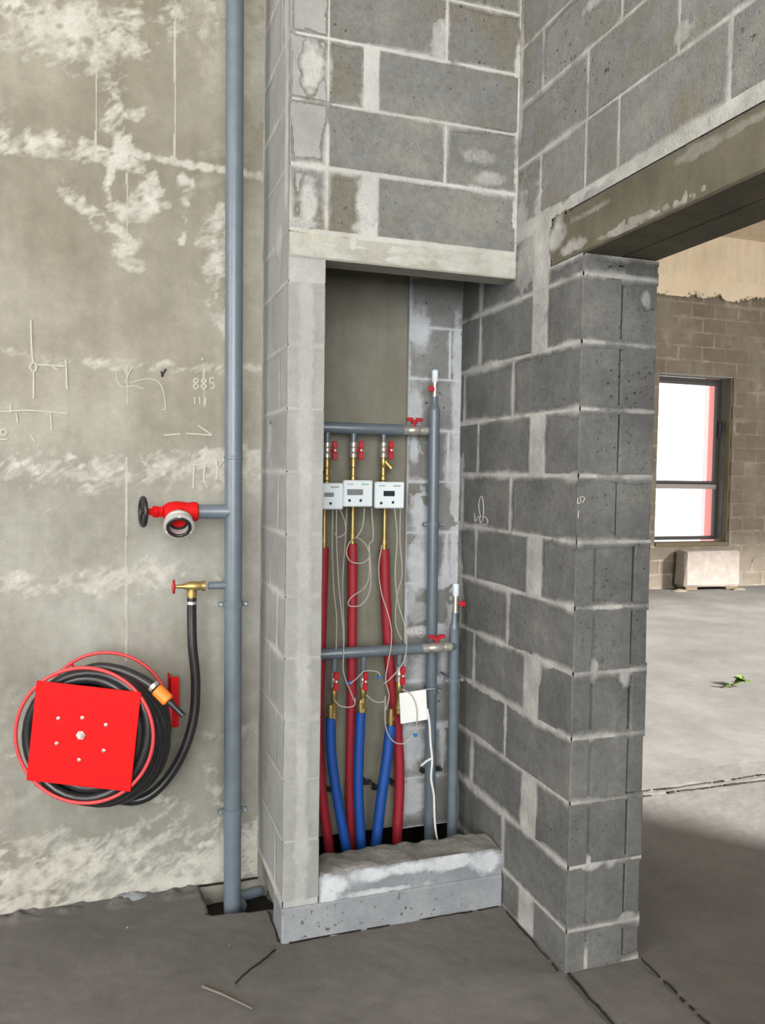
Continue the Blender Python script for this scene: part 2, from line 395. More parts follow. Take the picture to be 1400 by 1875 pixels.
# ================================================================== STRUCTURE
# floor: one screed over both rooms with a broken-out hole at the fire riser, a service pit in the niche and sawn joints
def build_floor():
    u = np.concatenate([np.arange(-1.4, 3.6, .008)]); v = np.arange(1.2, 3.5, .008)
    uu, vv = np.meshgrid(u, v, indexing='ij')
    h = (fbm(uu, vv, 2.5, 5, 4) - .5) * .008 + (fbm(uu, vv, 30, 9, 3) - .5) * .003
    def line(p, q, w, dep, seed):
        nonlocal h
        p, q = np.array(p), np.array(q); L = np.linalg.norm(q - p); t = (q - p) / L
        s = (uu - p[0]) * t[0] + (vv - p[1]) * t[1]; d = -(uu - p[0]) * t[1] + (vv - p[1]) * t[0]
        d = d + (fbm(s, s * 0, 6, seed, 4) - .5) * .035
        ww = w * (.4 + 1.2 * fbm(s, s * 0 + 3, 14, seed + 3, 2))
        h = np.where((s > 0) & (s < L), h - dep * np.exp(-(d / ww) ** 2), h)
    line((XR + .004, 2.12), (XR + .01, 1.2), .009, .005, 31)
    line((XJ + .004, 2.12), (XJ - .02, 1.2), .007, .004, 37)
    line((1.62, 3.225), (3.6, 3.245), .008, .004, 41); line((1.62, 3.285), (3.6, 3.30), .008, .004, 47)
    line((.375, 2.375), (.525, 2.512), .005, .003, 53)
    n = fbm(uu, vv, 14, 61, 4)
    hole = np.minimum(np.minimum(uu - .33, .60 - uu), np.minimum(vv - (2.775 + (uu - .43) * -.10), 3.02 - vv)) + (n - .5) * .06 - np.maximum(0, .43 - uu) * .25
    h = np.where(hole > -.01, h - .10 * np.clip((hole + .01) / .03, 0, 1) - (n - .5) * .02, h)
    pit = (uu > .69) & (uu < 1.34) & (vv > 2.70) & (vv < 3.44)
    h = np.where(pit, -.6, h)
    rub = np.maximum(0, 1 - np.abs(vv - 2.97) / .05) * (uu < .33) * np.maximum(0, fbm(uu, vv, 26, 71, 4) - .45) * .07
    h = h + rub
    f = grid_mesh('floor', (0, 0, 0), (1, 0, 0), (0, 1, 0), (0, 0, 1), u, v, h, np.ones(uu.shape, bool), M['floor'], None)
    tag(f, 'grey concrete screed floor with cracks, running through both rooms', 'floor', kind='structure')
    mb = MB()
    def q(x0, y0, x1, y1): mb.box((x0, y0, -.25), (x1, y1, -.001))
    q(-5, -5, 12, 1.205); q(-5, 1.205, -1.395, 3.4); q(3.59, 1.205, 17, 10.2); q(1.5, 3.49, 3.59, 10.2)
    mb.build('floor_screed', M['floor'], f)
    return f
fl = build_floor()
def joint_shade(p, q, w, seed, gaps=.35):  # dark ribbons painting in the shade of cracks, joints and wall feet
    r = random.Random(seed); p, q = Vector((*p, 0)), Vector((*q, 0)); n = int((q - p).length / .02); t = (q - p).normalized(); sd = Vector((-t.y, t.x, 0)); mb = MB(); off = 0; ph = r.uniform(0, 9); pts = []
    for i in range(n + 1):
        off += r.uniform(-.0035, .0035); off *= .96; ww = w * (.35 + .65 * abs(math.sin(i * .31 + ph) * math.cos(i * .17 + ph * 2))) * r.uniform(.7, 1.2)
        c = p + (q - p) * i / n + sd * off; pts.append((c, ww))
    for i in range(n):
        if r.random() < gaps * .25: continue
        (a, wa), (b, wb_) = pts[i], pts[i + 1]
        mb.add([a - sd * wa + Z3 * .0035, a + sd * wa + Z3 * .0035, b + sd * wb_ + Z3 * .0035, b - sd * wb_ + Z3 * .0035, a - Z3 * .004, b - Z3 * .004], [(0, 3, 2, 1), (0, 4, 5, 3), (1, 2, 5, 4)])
    tag(mb.build('joint_shade', M['soil'], fl), kind='stuff')
Z3 = Vector((0, 0, 1))
joint_shade((XR + .004, 2.12), (XR + .01, 1.2), .006, 1, .1); joint_shade((XJ + .004, 2.12), (XJ - .02, 1.2), .004, 2, .4)
joint_shade((1.62, 3.225), (3.58, 3.245), .011, 3, .6); joint_shade((1.62, 3.285), (3.58, 3.30), .007, 4, .9); joint_shade((.375, 2.375), (.525, 2.512), .0022, 5, 0); joint_shade((XL - .008, YF), (XL - .008, 2.745), .006, 8, .1); joint_shade((.30, YW - .006), (XL, YW - .006), .005, 9, .1)
joint_shade((XL + .02, YF - .018), (XR - .02, YF - .016), .006, 6, .7); joint_shade((XR - .006, 2.5), (XR - .006, 2.14), .004, 7, .5)
struct('ceiling', MB().box((-5, -5, ZC), (XJ, 3.3, ZC + .25)).box((XJ, .9, ZC), (17, 9.7, ZC + .25)).box((XJ - .01, 3.0, ZC), (XJ + .01, 3.3, ZC + .25)), M['cream'], 'plain concrete ceiling slab over both rooms, above the frame', 'ceiling')

# --- cast concrete wall on the left, running on behind the niche
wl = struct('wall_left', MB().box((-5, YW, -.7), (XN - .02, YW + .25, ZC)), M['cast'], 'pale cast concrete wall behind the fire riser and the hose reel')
tag(MB().box((XN - .018, YW, .125), (1.12, YW + .25, ZC)).build('niche_panel', M['niche_cast'], wl), 'darker part of the cast wall at the back of the niche')  # same cast wall, given a darker tone inside the niche
def smear_wall():
    u = np.arange(-1.35, .553, .0042); v = np.arange(0, 3.45, .0042)
    uu, vv = np.meshgrid(u, v, indexing='ij')
    n1 = fbm(uu, vv, 7, 101, 5); n2 = fbm(uu, vv, 45, 120, 3); n3 = fbm(uu, vv, 2.2, 140, 3); n4 = fbm(uu, vv, 20, 160, 3)
    wu = uu + (fbm(uu, vv, 6, 170, 5) - .5) * .16; wv = vv + (fbm(uu, vv, 6, 180, 5) - .5) * .16
    g = np.full(uu.shape, -1.0)
    def band(z, half, s, tilt=0, x0=-9, x1=9):
        nonlocal g
        q = np.abs(vv + (wv - vv) * .25 - z - tilt * uu) / half
        w = (1 - q ** 2) * s
        w = w - np.clip((x0 - wu) / .05, 0, 2) - np.clip((wu - x1) / .05, 0, 2)
        g = np.maximum(g, w)
    def stroke(pts, half, s):
        nonlocal g
        P = [np.array((p.x, p.z)) for p in (PY(x, y, YW) for x, y in pts)]
        d = np.full(uu.shape, 9.0)
        for a, b in zip(P, P[1:]):
            t = np.clip(((wu - a[0]) * (b - a)[0] + (wv - a[1]) * (b - a)[1]) / ((b - a) @ (b - a)), 0, 1)
            d = np.minimum(d, np.hypot(wu - a[0] - t * (b - a)[0], wv - a[1] - t * (b - a)[1]))
        g = np.maximum(g, (1 - (d / half) ** 2) * s)
    band(2.60, .045, .72, -.02, -9, .10); band(2.615, .015, .7, -.03)
    band(1.53, .075, .62); band(1.145, .06, .55, 0, -.30, .28); band(.12, .13, .85, -.05); band(.02, .05, .9)
    band(1.9, .012, .25); band(.56, .02, .2)
    stroke([(0, 25), (60, 60), (130, 72), (165, 40)], .10, .62); stroke([(120, 70), (105, 10)], .06, .5)
    stroke([(232, 0), (236, 60), (222, 110), (218, 170), (190, 215), (192, 245), (215, 270)], .045, .62)
    stroke([(180, 90), (190, 140)], .05, .5); stroke([(260, 90), (262, 115)], .05, .45)
    stroke([(118, 330), (140, 375), (180, 420), (225, 455), (238, 485)], .032, .66)
    stroke([(205, 315), (200, 400)], .012, .5); stroke([(235, 400), (275, 375), (280, 345)], .04, .45)
    stroke([(330, 20), (412, 30)], .09, .52); stroke([(408, 390), (402, 470), (408, 560), (412, 620)], .04, .55)
    stroke([(345, 330), (340, 450)], .018, .42); stroke([(200, 210), (270, 225)], .02, .45)
    stroke([(395, 1430), (400, 1480)], .04, .6); stroke([(180, 1500), (178, 1560)], .015, .5); stroke([(300, 1480), (280, 1540)], .08, .3)
    st = fbm(uu * 1.0 + vv * .5, vv * 6 - uu * 3, 3.5, 176, 4)
    rd = 1 - np.abs(fbm(uu * 1.3 + wv * .9, vv * 3.2 - wu * 2.0, 13, 178, 3) - .5) * 5      # fine trowel ridges
    x = g + (n1 - .5) * 1.7 + (n2 - .5) * 1.3 + (st - .5) * 1.6 + (n4 - .5) * 1.1 + (rd - .4) * .55 - .22
    cov = np.clip(.16 + x * .62, 0, .95) * np.clip((g + .9) / .5, 0, 1)
    cov = np.maximum(cov, np.clip((n3 - .55) * 1.2 + (st - .5) * .5, 0, .22))
    cov = cov * np.clip((uu + 1.33) / .35, 0, 1)
    h = .0003 + cov * (.0012 + (n2 - .5) * .002 + (n4 - .5) * .0015)
    # round trowel dimples along the grout bands
    for k, cx in enumerate(np.arange(-.95, .5, .068)):
        for z, on in ((1.53, 1), (1.15, .7), (.13, 1)):
            cz = z + ((k * 37) % 11 - 5) * .004
            r = np.hypot(uu - cx, (vv - cz)) / (.014 + .004 * ((k * 13) % 3))
            m_ = (r < 1) & (cov > .1); h = np.where(m_, h + .0018 * on * (1 - r * r), h); cov = np.where(m_, np.maximum(cov, .75 * (1 - r * r)), cov)
    # thin fins left by the formwork sheets
    for X, z0, z1 in ((.081, .2, 2.55), (-.178, .12, .42), (.345, 1.65, 2.05), (.24, 2.6, 3.4), (-.02, 2.6, 3.4)):
        q = (np.abs(uu - X - (fbm(vv, vv * 0, 5, 190, 2) - .5) * .006) < .003) & (vv > z0) & (vv < z1) & (fbm(vv, uu * 0, 4, 195, 2) > .47)
        h = np.where(q, .0012, h); cov = np.where(q, .6, cov)
    tag(grid_mesh('laitance', (0, YW, 0), (1, 0, 0), (0, 0, 1), (0, -1, 0), u, v, h, cov > .04, washed('cast_concrete', 'lime'), wl, cov), kind='stuff')
smear_wall()
def chalk(parent, to3, strokes, r=.0022, mat='chalk', name='chalk_mark'):
    mb = MB()
    for s in strokes:
        pts = [to3(x, y) for x, y in s]
        if len(pts) > 2: mb.tube(pts, r, 6, smooth=4)
        else: mb.tube(pts, r, 6)
    return mb.build(name, M[mat], parent, True)
W3 = lambda x, y: PY(x, y, YW - .0005)
chalk(wl, W3, [[(57, 586), (58, 630), (61, 665)], [(57, 668), (62, 664), (67, 669), (66, 678), (60, 680), (56, 674), (57, 668)], [(68, 668), (119, 671)], [(96, 671), (108, 679)], [(121, 658), (123, 712)], [(62, 682), (62, 730)]], .0035, name='chalk_cross')
chalk(wl, W3, [[(0, 754), (60, 752), (124, 758)], [(30, 756), (33, 775)], [(93, 756), (95, 788)], [(20, 740), (20, 756)], [(55, 796), (65, 808)], [(2, 788), (8, 786), (13, 791), (10, 797), (3, 796), (2, 788)], [(0, 805), (14, 805)]], .0032, name='chalk_lines')
chalk(wl, W3, [[(213, 684), (215, 698), (226, 709), (245, 707), (265, 713)], [(229, 702), (234, 688), (242, 672)], [(238, 702), (262, 695), (285, 696), (298, 712), (302, 735), (303, 749), (294, 751)]], .0022, name='chalk_squiggle')
chalk(wl, W3, [[(296, 690), (299, 683), (304, 676)], [(295, 680), (298, 689)]], .0035, 'charcoal', 'charcoal_mark')
def digits(x, y, s, txt):
    G = {'8': [[(.5, .5), (.15, .25), (.5, 0), (.85, .25), (.5, .5), (.1, .78), (.5, 1), (.9, .78), (.5, .5)]], '5': [[(.85, 0), (.25, 0), (.2, .45), (.6, .4), (.85, .7), (.6, 1), (.15, .95)]],
         '1': [[(.3, .2), (.5, 0), (.5, 1)]], '3': [[(.2, .05), (.7, .1), (.75, .35), (.4, .48), (.8, .65), (.65, .98), (.15, .92)]],
         'П': [[(0, 1), (.05, .05)], [(.05, .05), (.95, 0)], [(.8, 0), (.72, .6), (.95, .98)]], 'К': [[(.1, 0), (.15, 1)], [(.8, 0), (.2, .55), (.8, 1)]],
         'О': [[(.5, 0), (.1, .3), (.1, .7), (.5, 1), (.9, .7), (.9, .3), (.5, 0)]], 'Б': [[(.9, 0), (.15, 0), (.15, 1), (.8, 1), (.9, .7), (.7, .5), (.2, .5)]]}
    out = []
    for k, c in enumerate(txt):
        for st in G[c]: out.append([(x + (k * 1.25 + a) * s * .62, y + b * s) for a, b in st])
    return out
chalk(wl, W3, digits(353, 693, 19, '885'), .0030, name='chalk_number')
chalk(wl, W3, digits(353, 728, 12, '113'), .0024, name='chalk_number')
chalk(wl, W3, [[(340, 794), (388, 797)], [(362, 779), (388, 796)], [(300, 797), (330, 795)], [(368, 655), (373, 659)]], .0034, name='chalk_arrow')
chalk(wl, W3, digits(354, 850, 44, 'П') + digits(394, 838, 40, 'К'), .0034, name='chalk_letters')

# --- right wall: two leaves of blocks, doorway beam, pier
wr = struct('wall_right', MB().box((XR + .008, YP + .03, 0), (XS - .004, 3.05, ZB)).box((XS + .004, YP + .03, 0), (XJ - .008, 3.05, ZB))
            .box((XR + .008, 1.0, ZBT), (XS - .004, 3.05, ZC)).box((XS + .004, 1.0, ZBT), (XJ - .008, 3.05, ZC)).box((XR + .008, 2.33, ZB), (XJ - .008, 3.05, ZBT + .01))
            .box((XR, -5, 0), (XJ, 1.02, ZC)), M['mortar_dark'], 'grey block wall with the doorway, right of the niche')
rectsR = []; rectsJ = []
for k in range(11):
    z0, z1 = COURSE[k], COURSE[k + 1]
    g = .006
    za, zb = z0 + (g if k else 0), z1 - g
    # k=0 is the cut course on the floor; courses alternate
    A = (k % 2 == 0)
    segs = [(YP, 2.325), (2.425, 2.812), (2.826, 3.0)] if A else [(YP, 2.545), (2.557, 2.945), (2.957, 3.0)]
    for i, (a, b) in enumerate(segs):
        j = RNG.uniform(-.0015, .0015)
        if i == 0:
            a2 = YP + RNG.uniform(-.003, .003)
            if k >= 7: xs = (XS - .002, XS + .003, XJ, ())
            else: xs = (1.549, 1.556, XJ, (1.417,))
            poly = [(XR + j, b), (XR + j, a2 + .003), (XR + j + .003, a2)]
            for gx in xs[3]: poly += [(gx - .009, a2), (gx - .006, a2 + .007), (gx + .004, a2 + .007), (gx + .008, a2)]
            poly += [(xs[0] - .003, a2), (xs[0], a2 + .003), (xs[0], b)]
            m = MB().prism(poly[::-1], za, zb); m.v = [(x + RNG.uniform(-.0012, .0012), y + RNG.uniform(-.0012, .0012), z + RNG.uniform(-.001, .001)) for x, y, z in m.v]
            m.build('block', M['block'], wr)
            a3 = YP + RNG.uniform(-.004, .004); x0, x1 = xs[1], xs[2]
            block(wr, (x0, a3, za), (x1, 2.4, zb), M['block'], .0015, .004, RNG)
            rectsJ.append((XR - .1, XJ + .1, za, zb))
        else:
            block(wr, (XR + j, a, za), (XR + .125, b, zb), M['block'], .0012, .004, RNG)
        rectsR.append((a if i else YP - .1, b, za, zb))
# cut course under the beam and the block behind the niche lintel
for (a, b, za, zb) in ((YP, 2.325, 2.136, 2.186), (2.425, 2.812, 2.136, 2.33), (2.826, 3.0, 2.136, 2.33)):
    block(wr, (XR, a, za), (XR + .125, b, zb), M['block'], .0012, .004, RNG); rectsR.append((a if a > YP else YP - .1, b, za, zb))
block(wr, (XS + .003, YP, 2.136), (XJ, 2.4, 2.186), M['block'], .0012, .004, RNG); rectsJ.append((XR - .1, XJ + .1, 2.136, 2.186))
# block courses above the beam
UP = [(2.382, 2.57, [(2.398, 2.552), (2.135, 2.388), (1.974, 2.125), (1.549, 1.962), (1.14, 1.539), (1.02, 1.13)]),
      (2.578, 2.772, [(2.132, 2.552), (1.73, 2.121), (1.33, 1.72), (1.02, 1.32)]),
      (2.781, 2.966, [(2.399, 2.552), (1.972, 2.389), (1.56, 1.961), (1.15, 1.55)]),
      (2.975, 3.165, [(2.132, 2.552), (1.73, 2.121), (1.33, 1.72)]), (3.174, 3.365, [(2.399, 2.552), (1.972, 2.389), (1.56, 1.961)])]
rectsU = []
for za, zb, ss in UP:
    for a, b in ss:
        block(wr, (XR + RNG.uniform(-.0015, .0015), a, za), (XR + .125, b, zb), M['block_upper'], .0014, .004, RNG); rectsU.append((a, b, za, zb))
V0 = (0, 0, 1)
# the far face of the pier and wall, seen only from beside
for k in range(11):
    z0, z1 = COURSE[k] + (.006 if k else 0), COURSE[k + 1] - .006
    off = 0 if k % 2 else -.2
    y = 2.405
    while y < 3.05:
        b = min(y + .39 + off, 3.05); off = 0
        block(wr, (XJ - .07, y, z0), (XJ, b, z1), M['block'], .0012, .004, RNG); y = b + .01
mortar_sheet('mortar', wr, (XR, 0, 0), (0, 1, 0), V0, (-1, 0, 0), YP + .002, 2.985, 0, 2.36, .0036, rectsR, 210, washed('aggregate_block', 'mortar'), width=.0052, lush=.46,
             patches=[(2.375, 2.2, .05, .16, 1.2), (2.375, 2.03, .035, .13, 1), (2.375, 1.63, .035, .1, .8), (2.375, 1.23, .035, .1, .8), (2.375, .83, .035, .1, .8), (2.375, .43, .035, .1, .8), (2.95, 2.0, .05, .12, .8), (2.97, 1.6, .04, .25, .9), (2.97, 1.1, .04, .2, .8), (2.47, 2.25, .08, .1, .8)], holes=[(2.0, 2.318, ZB, 2.5)])
mortar_sheet('mortar', wr, (0, YP, 0), (1, 0, 0), V0, (0, -1, 0), XR + .002, XJ, 0, ZB, .0036, rectsJ, 260, washed('aggregate_block', 'mortar'), width=.004, lush=.02, jscale=11, cut=.49,
             patches=[(1.57, 2.07, .018, .03, .9), (1.565, 1.87, .02, .08, .8), (1.50, .35, .03, .05, 1.1), (1.42, .94, .02, .05, 1), (1.53, .92, .02, .04, 1), (1.44, .335, .06, .03, 1), (1.42, .03, .08, .05, 1), (1.56, .14, .04, .02, .8)])
mortar_sheet('mortar', wr, (XR, 0, 0), (0, 1, 0), V0, (-1, 0, 0), 1.02, 2.55, ZBT + .004, 3.4, .0045, rectsU, 310, washed('upper_block', 'mortar'), width=.0045, lush=.32,
             patches=[(1.8, 2.36, .35, .025, 1), (1.4, 2.36, .3, .022, 1), (2.2, 2.355, .12, .03, 1), (2.38, 2.40, .06, .08, 1), (2.52, 2.38, .05, .12, .9), (1.97, 2.74, .03, .06, 1), (1.72, 2.62, .05, .03, .8), (1.70, 2.53, .02, .03, .8), (1.4, 2.73, .03, .04, .8), (2.54, 2.9, .02, .25, .9), (2.1, 2.9, .1, .03, .8)])
def concrete_bar(name, a, b, mat, parent, c=.006):
    m = MB().box(a, b, c); m.v = [tuple(Vector(p) + Vector((RNG.uniform(-.001, .001),) * 3)) for p in m.v]
    return m.build(name, mat, parent)
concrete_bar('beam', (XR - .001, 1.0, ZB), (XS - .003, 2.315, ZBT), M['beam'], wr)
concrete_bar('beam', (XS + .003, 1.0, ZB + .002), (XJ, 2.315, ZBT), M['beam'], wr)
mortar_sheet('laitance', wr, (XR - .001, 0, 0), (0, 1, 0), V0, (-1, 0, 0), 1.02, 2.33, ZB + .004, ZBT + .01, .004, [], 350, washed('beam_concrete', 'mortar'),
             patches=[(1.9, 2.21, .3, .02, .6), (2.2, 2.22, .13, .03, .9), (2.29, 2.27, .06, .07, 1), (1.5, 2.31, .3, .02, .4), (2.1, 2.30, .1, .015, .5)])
tr = chalk(wr, lambda x, y: PX(x, y, XR - .0005), [[(880, 948), (876, 925), (881, 908), (885, 925), (884, 950)], [(868, 940), (870, 955), (876, 945), (880, 958), (886, 946), (892, 952), (890, 960), (868, 961)]], .0016, name='chalk_mark')
chalk(wr, lambda x, y: PY(x, y, YP - .0005), [[(1058, 912), (1057, 922), (1063, 918), (1062, 910), (1070, 912), (1066, 921)], [(1059, 935), (1058, 948)]], .0014, name='chalk_mark')

# --- niche: side wall, front wall over the lintel, back infill, kerb and sill
wn = struct('wall_front', MB().box((XL + .02, YF + .008, 0), (XN - .004, YW, ZC)).box((XN - .01, YF + .008, ZLT), (XR, YF + .1, ZC)), M['mortar_dark'], 'thin block wall that encloses the heating niche, with a concrete lintel')
rectsL = []; rectsF = []
zs = COURSE[1:] + [2.284, 2.49, 2.69, 2.89, 3.09, 3.29, 3.45]
for k in range(len(zs) - 1):
    za, zb = zs[k] + .0015, zs[k + 1] - .0015
    cut = 2.80 if k % 2 else 2.68
    for a, b in ((YF, cut - .0015), (cut + .0015, YW - .006)):
        mt = M['block_light']
        if k == 7 and a > YF:            # this block has a broken-out corner
            q = [(a, zb), (a, 1.715), (a + .012, 1.70), (a + .03, 1.712), (a + .055, 1.695), (a + .06, 1.66), (a + .05, 1.63), (a + .058, 1.60), (a + .03, 1.585), (a, 1.59), (a, za), (b, za), (b, zb)]
            m = MB().prism(q, XL, XN); m.v = [(z_, x_, y_) for x_, y_, z_ in m.v]; m.build('block', mt, wn)
        else: block(wn, (XL, a, za), (XN, b, zb), mt, .0006, .0015, RNG)
        rectsL.append((a, b, za, zb))
FR = [(2.290, 2.484, [(XN + .004, .79), (.845, XR - .004)]), (2.496, 2.686, [(XN + .004, 1.072), (1.082, XR - .004)]), (2.695, 2.885, [(XN + .004, .79), (.842, XR - .004)]),
      (2.895, 3.085, [(XN + .004, 1.070), (1.080, XR - .004)]), (3.095, 3.285, [(XN + .004, .79), (.84, XR - .004)])]
for za, zb, ss in FR:
    rectsF.append((XL, XN - .003, za, zb))
    for a, b in ss:
        block(wn, (a, YF + RNG.uniform(-.0015, .0015), za), (b, YF + .09, zb), M['block_upper'], .0014, .004, RNG); rectsF.append((a, b, za, zb))
mortar_sheet('mortar', wn, (XL, 0, 0), (0, 1, 0), V0, (-1, 0, 0), YF + .002, YW, .11, 3.4, .005, rectsL, 400, washed('limewashed_block', 'plaster'), width=.004, lush=.25,
             patches=[(2.99, z, .02, .2, .8) for z in np.arange(.2, 3.3, .25)] + [(2.6, 2.6, .03, .3, .8), (2.62, 3.0, .03, .2, .8), (2.7, 2.3, .06, .05, .7)], holes=[(2.79, 2.87, 1.57, 1.725)])
mortar_sheet('mortar', wn, (0, YF, 0), (1, 0, 0), V0, (0, -1, 0), XL + .002, XR, ZLT, 3.3, .0036, rectsF, 450, washed('upper_block', 'plaster'), width=.005, lush=.3,
             patches=[(.615, 2.385, .035, .10, 1.1), (.615, 2.79, .035, .10, 1.1), (.60, 2.31, .08, .02, .8), (.80, 2.38, .04, .11, 1.1), (.82, 2.79, .02, .1, 1.1), (.80, 2.32, .05, .04, 1), (1.05, 2.95, .04, .08, .8), (1.34, 2.8, .014, .3, 1), (1.34, 2.4, .014, .12, 1), (1.25, 2.53, .06, .03, .6), (1.2, 2.6, .08, .03, .4)])
mortar_sheet('plaster', wn, (0, YF, 0), (1, 0, 0), V0, (0, -1, 0), XL + .002, XN - .002, .11, 2.2, .0036, [(XL - 1, XN + 1, zs[k] + .003, zs[k + 1] - .003) for k in range(10)], 480, washed('limewashed_block', 'skim'), width=.004, lush=.15,
             patches=[(.613, z, .026, .10, 1.0) for z in np.arange(.16, 2.10, .07)])
concrete_bar('lintel', (XL + .001, YF - .002, ZLB), (XR + .004, YF + .10, ZLT), M['lintel'], wn, .004)
mortar_sheet('laitance', wn, (0, YF - .002, 0), (1, 0, 0), V0, (0, -1, 0), XL + .01, XR, ZLB + .004, ZLT + .012, .003, [], 520, washed('lintel_concrete', 'plaster'), jscale=22,
             patches=[(RNG.uniform(XL, XR), RNG.uniform(2.215, 2.28), RNG.uniform(.012, .05), RNG.uniform(.005, .018), RNG.uniform(.5, 1)) for _ in range(46)] + [(.95, 2.287, .45, .012, .9)])
# the end of the lintel is bedded on the side wall
# back infill of the niche, right of the cast wall
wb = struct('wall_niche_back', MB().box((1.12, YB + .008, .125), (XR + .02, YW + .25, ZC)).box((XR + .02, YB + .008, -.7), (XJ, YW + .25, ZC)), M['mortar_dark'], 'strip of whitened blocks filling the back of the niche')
rectsB = []
zz = [.12, .32, .52, .71, .91, 1.10, 1.30, 1.50, 1.70, 1.90, 2.10, 2.30]
for k in range(len(zz) - 1):
    za, zb = zz[k] + .005, zz[k + 1] - .005
    for a, b in (((1.125, XR),) if k % 2 == 0 else ((1.125, 1.29), (1.30, XR))):
        block(wb, (a, YB + RNG.uniform(-.001, .001), za), (b, YW + .1, zb), M['niche_block'], .001, .004, RNG); rectsB.append((a, b, za, zb))
mortar_sheet('mortar', wb, (0, YB, 0), (1, 0, 0), V0, (0, -1, 0), 1.122, XR, .12, 2.3, .004, rectsB, 560, washed('niche_block', 'pale'), width=.007, lush=.5,
             patches=[(1.33, z, .03, .2, .9) for z in (2.0, 1.8, 1.5, 1.2, .9)] + [(1.16, 2.08, .06, .1, 1), (1.15, 1.78, .04, .12, .9), (1.17, 1.45, .06, .1, .7), (1.2, 1.25, .05, .07, .7), (1.16, .45, .07, .12, .9), (1.17, .25, .08, .1, .9), (1.3, 1.55, .03, .1, .8), (1.14, 1.05, .03, .1, .7), (1.18, 1.38, .05, .14, 1), (1.17, 1.18, .05, .12, 1), (1.2, .75, .08, .1, .7), (1.15, 1.62, .03, .08, 1), (1.18, .98, .06, .05, .6), (1.16, .6, .05, .1, .8)])
chalk(wb, lambda x, y: PY(x, y, YB - .001), digits(748, 1149, 17, 'О') + digits(765, 1147, 18, 'Б'), .0022, name='chalk_letters')
chalk(wb, lambda x, y: PY(x, y, YB - .001), [[(768, 815), (770, 826), (775, 832)], [(779, 808), (782, 812)], [(812, 815), (815, 824)]], .002, name='chalk_mark')
# kerb and sill
kb = MB().box((XL - .004, YF - .012, -.02), (XR - .002, YF + .13, .112), .006)
kerb = tag(kb.build('trim_1', M['kerb']), 'light concrete kerb along the foot of the niche', 'kerb', kind='structure')
def sill():
    u = np.arange(XN + .004, XR - .001, .005); v = np.arange(YF - .003, YF + .145, .005)
    uu, vv = np.meshgrid(u, v, indexing='ij')
    n = fbm(uu, vv, 12, 600, 4)
    h = .212 + (n - .5) * .02 - .008 * (uu - XN) / .67
    edge = np.minimum(vv - v[0], v[-1] - vv + (n - .5) * .03)
    h = h - .012 * np.exp(-np.maximum(edge, 0) / .006)
    s = grid_mesh('sill', (0, 0, 0), (1, 0, 0), (0, 1, 0), (0, 0, 1), u, v, h, np.ones(uu.shape, bool), M['rough_block'], kerb)
    MB().box((XN + .002, YF - .002, .106), (XR - .002, YF + .14, .196), .003).build('sill', M['kerb'], kerb)
    mortar_sheet('mortar', kerb, (0, YF - .003, 0), (1, 0, 0), V0, (0, -1, 0), XN + .006, XR, .10, .207, .0036, [], 620, washed('kerb_concrete', 'pale'), jscale=16,
                 patches=[(.72, .17, .06, .04, 1.2), (.85, .18, .09, .03, 1.1), (1.0, .185, .1, .025, 1), (1.15, .18, .1, .03, 1), (1.28, .17, .08, .04, 1), (.7, .13, .04, .03, 1.2), (.9, .12, .15, .012, .8)])
    # a lump of mortar on the sill
sill()
# service pit under the niche, with an undercut added to make it black
struct('floor_pit', MB().box((.66, 2.66, -.62), (1.36, 3.5, -.50)).box((.64, 3.40, -.6), (1.38, 3.5, .125)).box((.64, YW + .2, .10), (1.38, 3.5, .124)).box((.65, YW, -.6), (.69, 3.45, .12)).box((1.34, YW, -.6), (1.37, 3.45, .12)), M['soil'], 'dark soil of the niche pit, with an undercut added to deepen its shade', 'pit')
struct('floor_hole', MB().box((.28, 2.74, -.14), (.62, 3.0, -.075)), M['soil'], 'dark soil in the broken hole at the foot of the fire riser', 'hole')

# --- near room behind the camera: solid walls with window openings
struct('wall_behind', MB().box((-5, -4.9, 0), (-4.2, -4.5, ZC)).box((.6, -4.9, 0), (1.4, -4.5, ZC)).box((-4.2, -4.9, 0), (.6, -4.5, .8)).box((-4.2, -4.9, 4.4), (.6, -4.5, ZC)), M['cast'], 'cast wall with a window band, behind the viewer')
struct('wall_window_side', MB().box((-5.1, -4.9, 0), (-4.75, -3.3, ZC)).box((-5.1, 1.5, 0), (-4.75, 3.2, ZC)).box((-5.1, -3.3, 0), (-4.75, 1.5, .7)).box((-5.1, -3.3, 4.4), (-4.75, 1.5, ZC)), M['cast'], 'cast wall with a wide window opening, outside the frame')

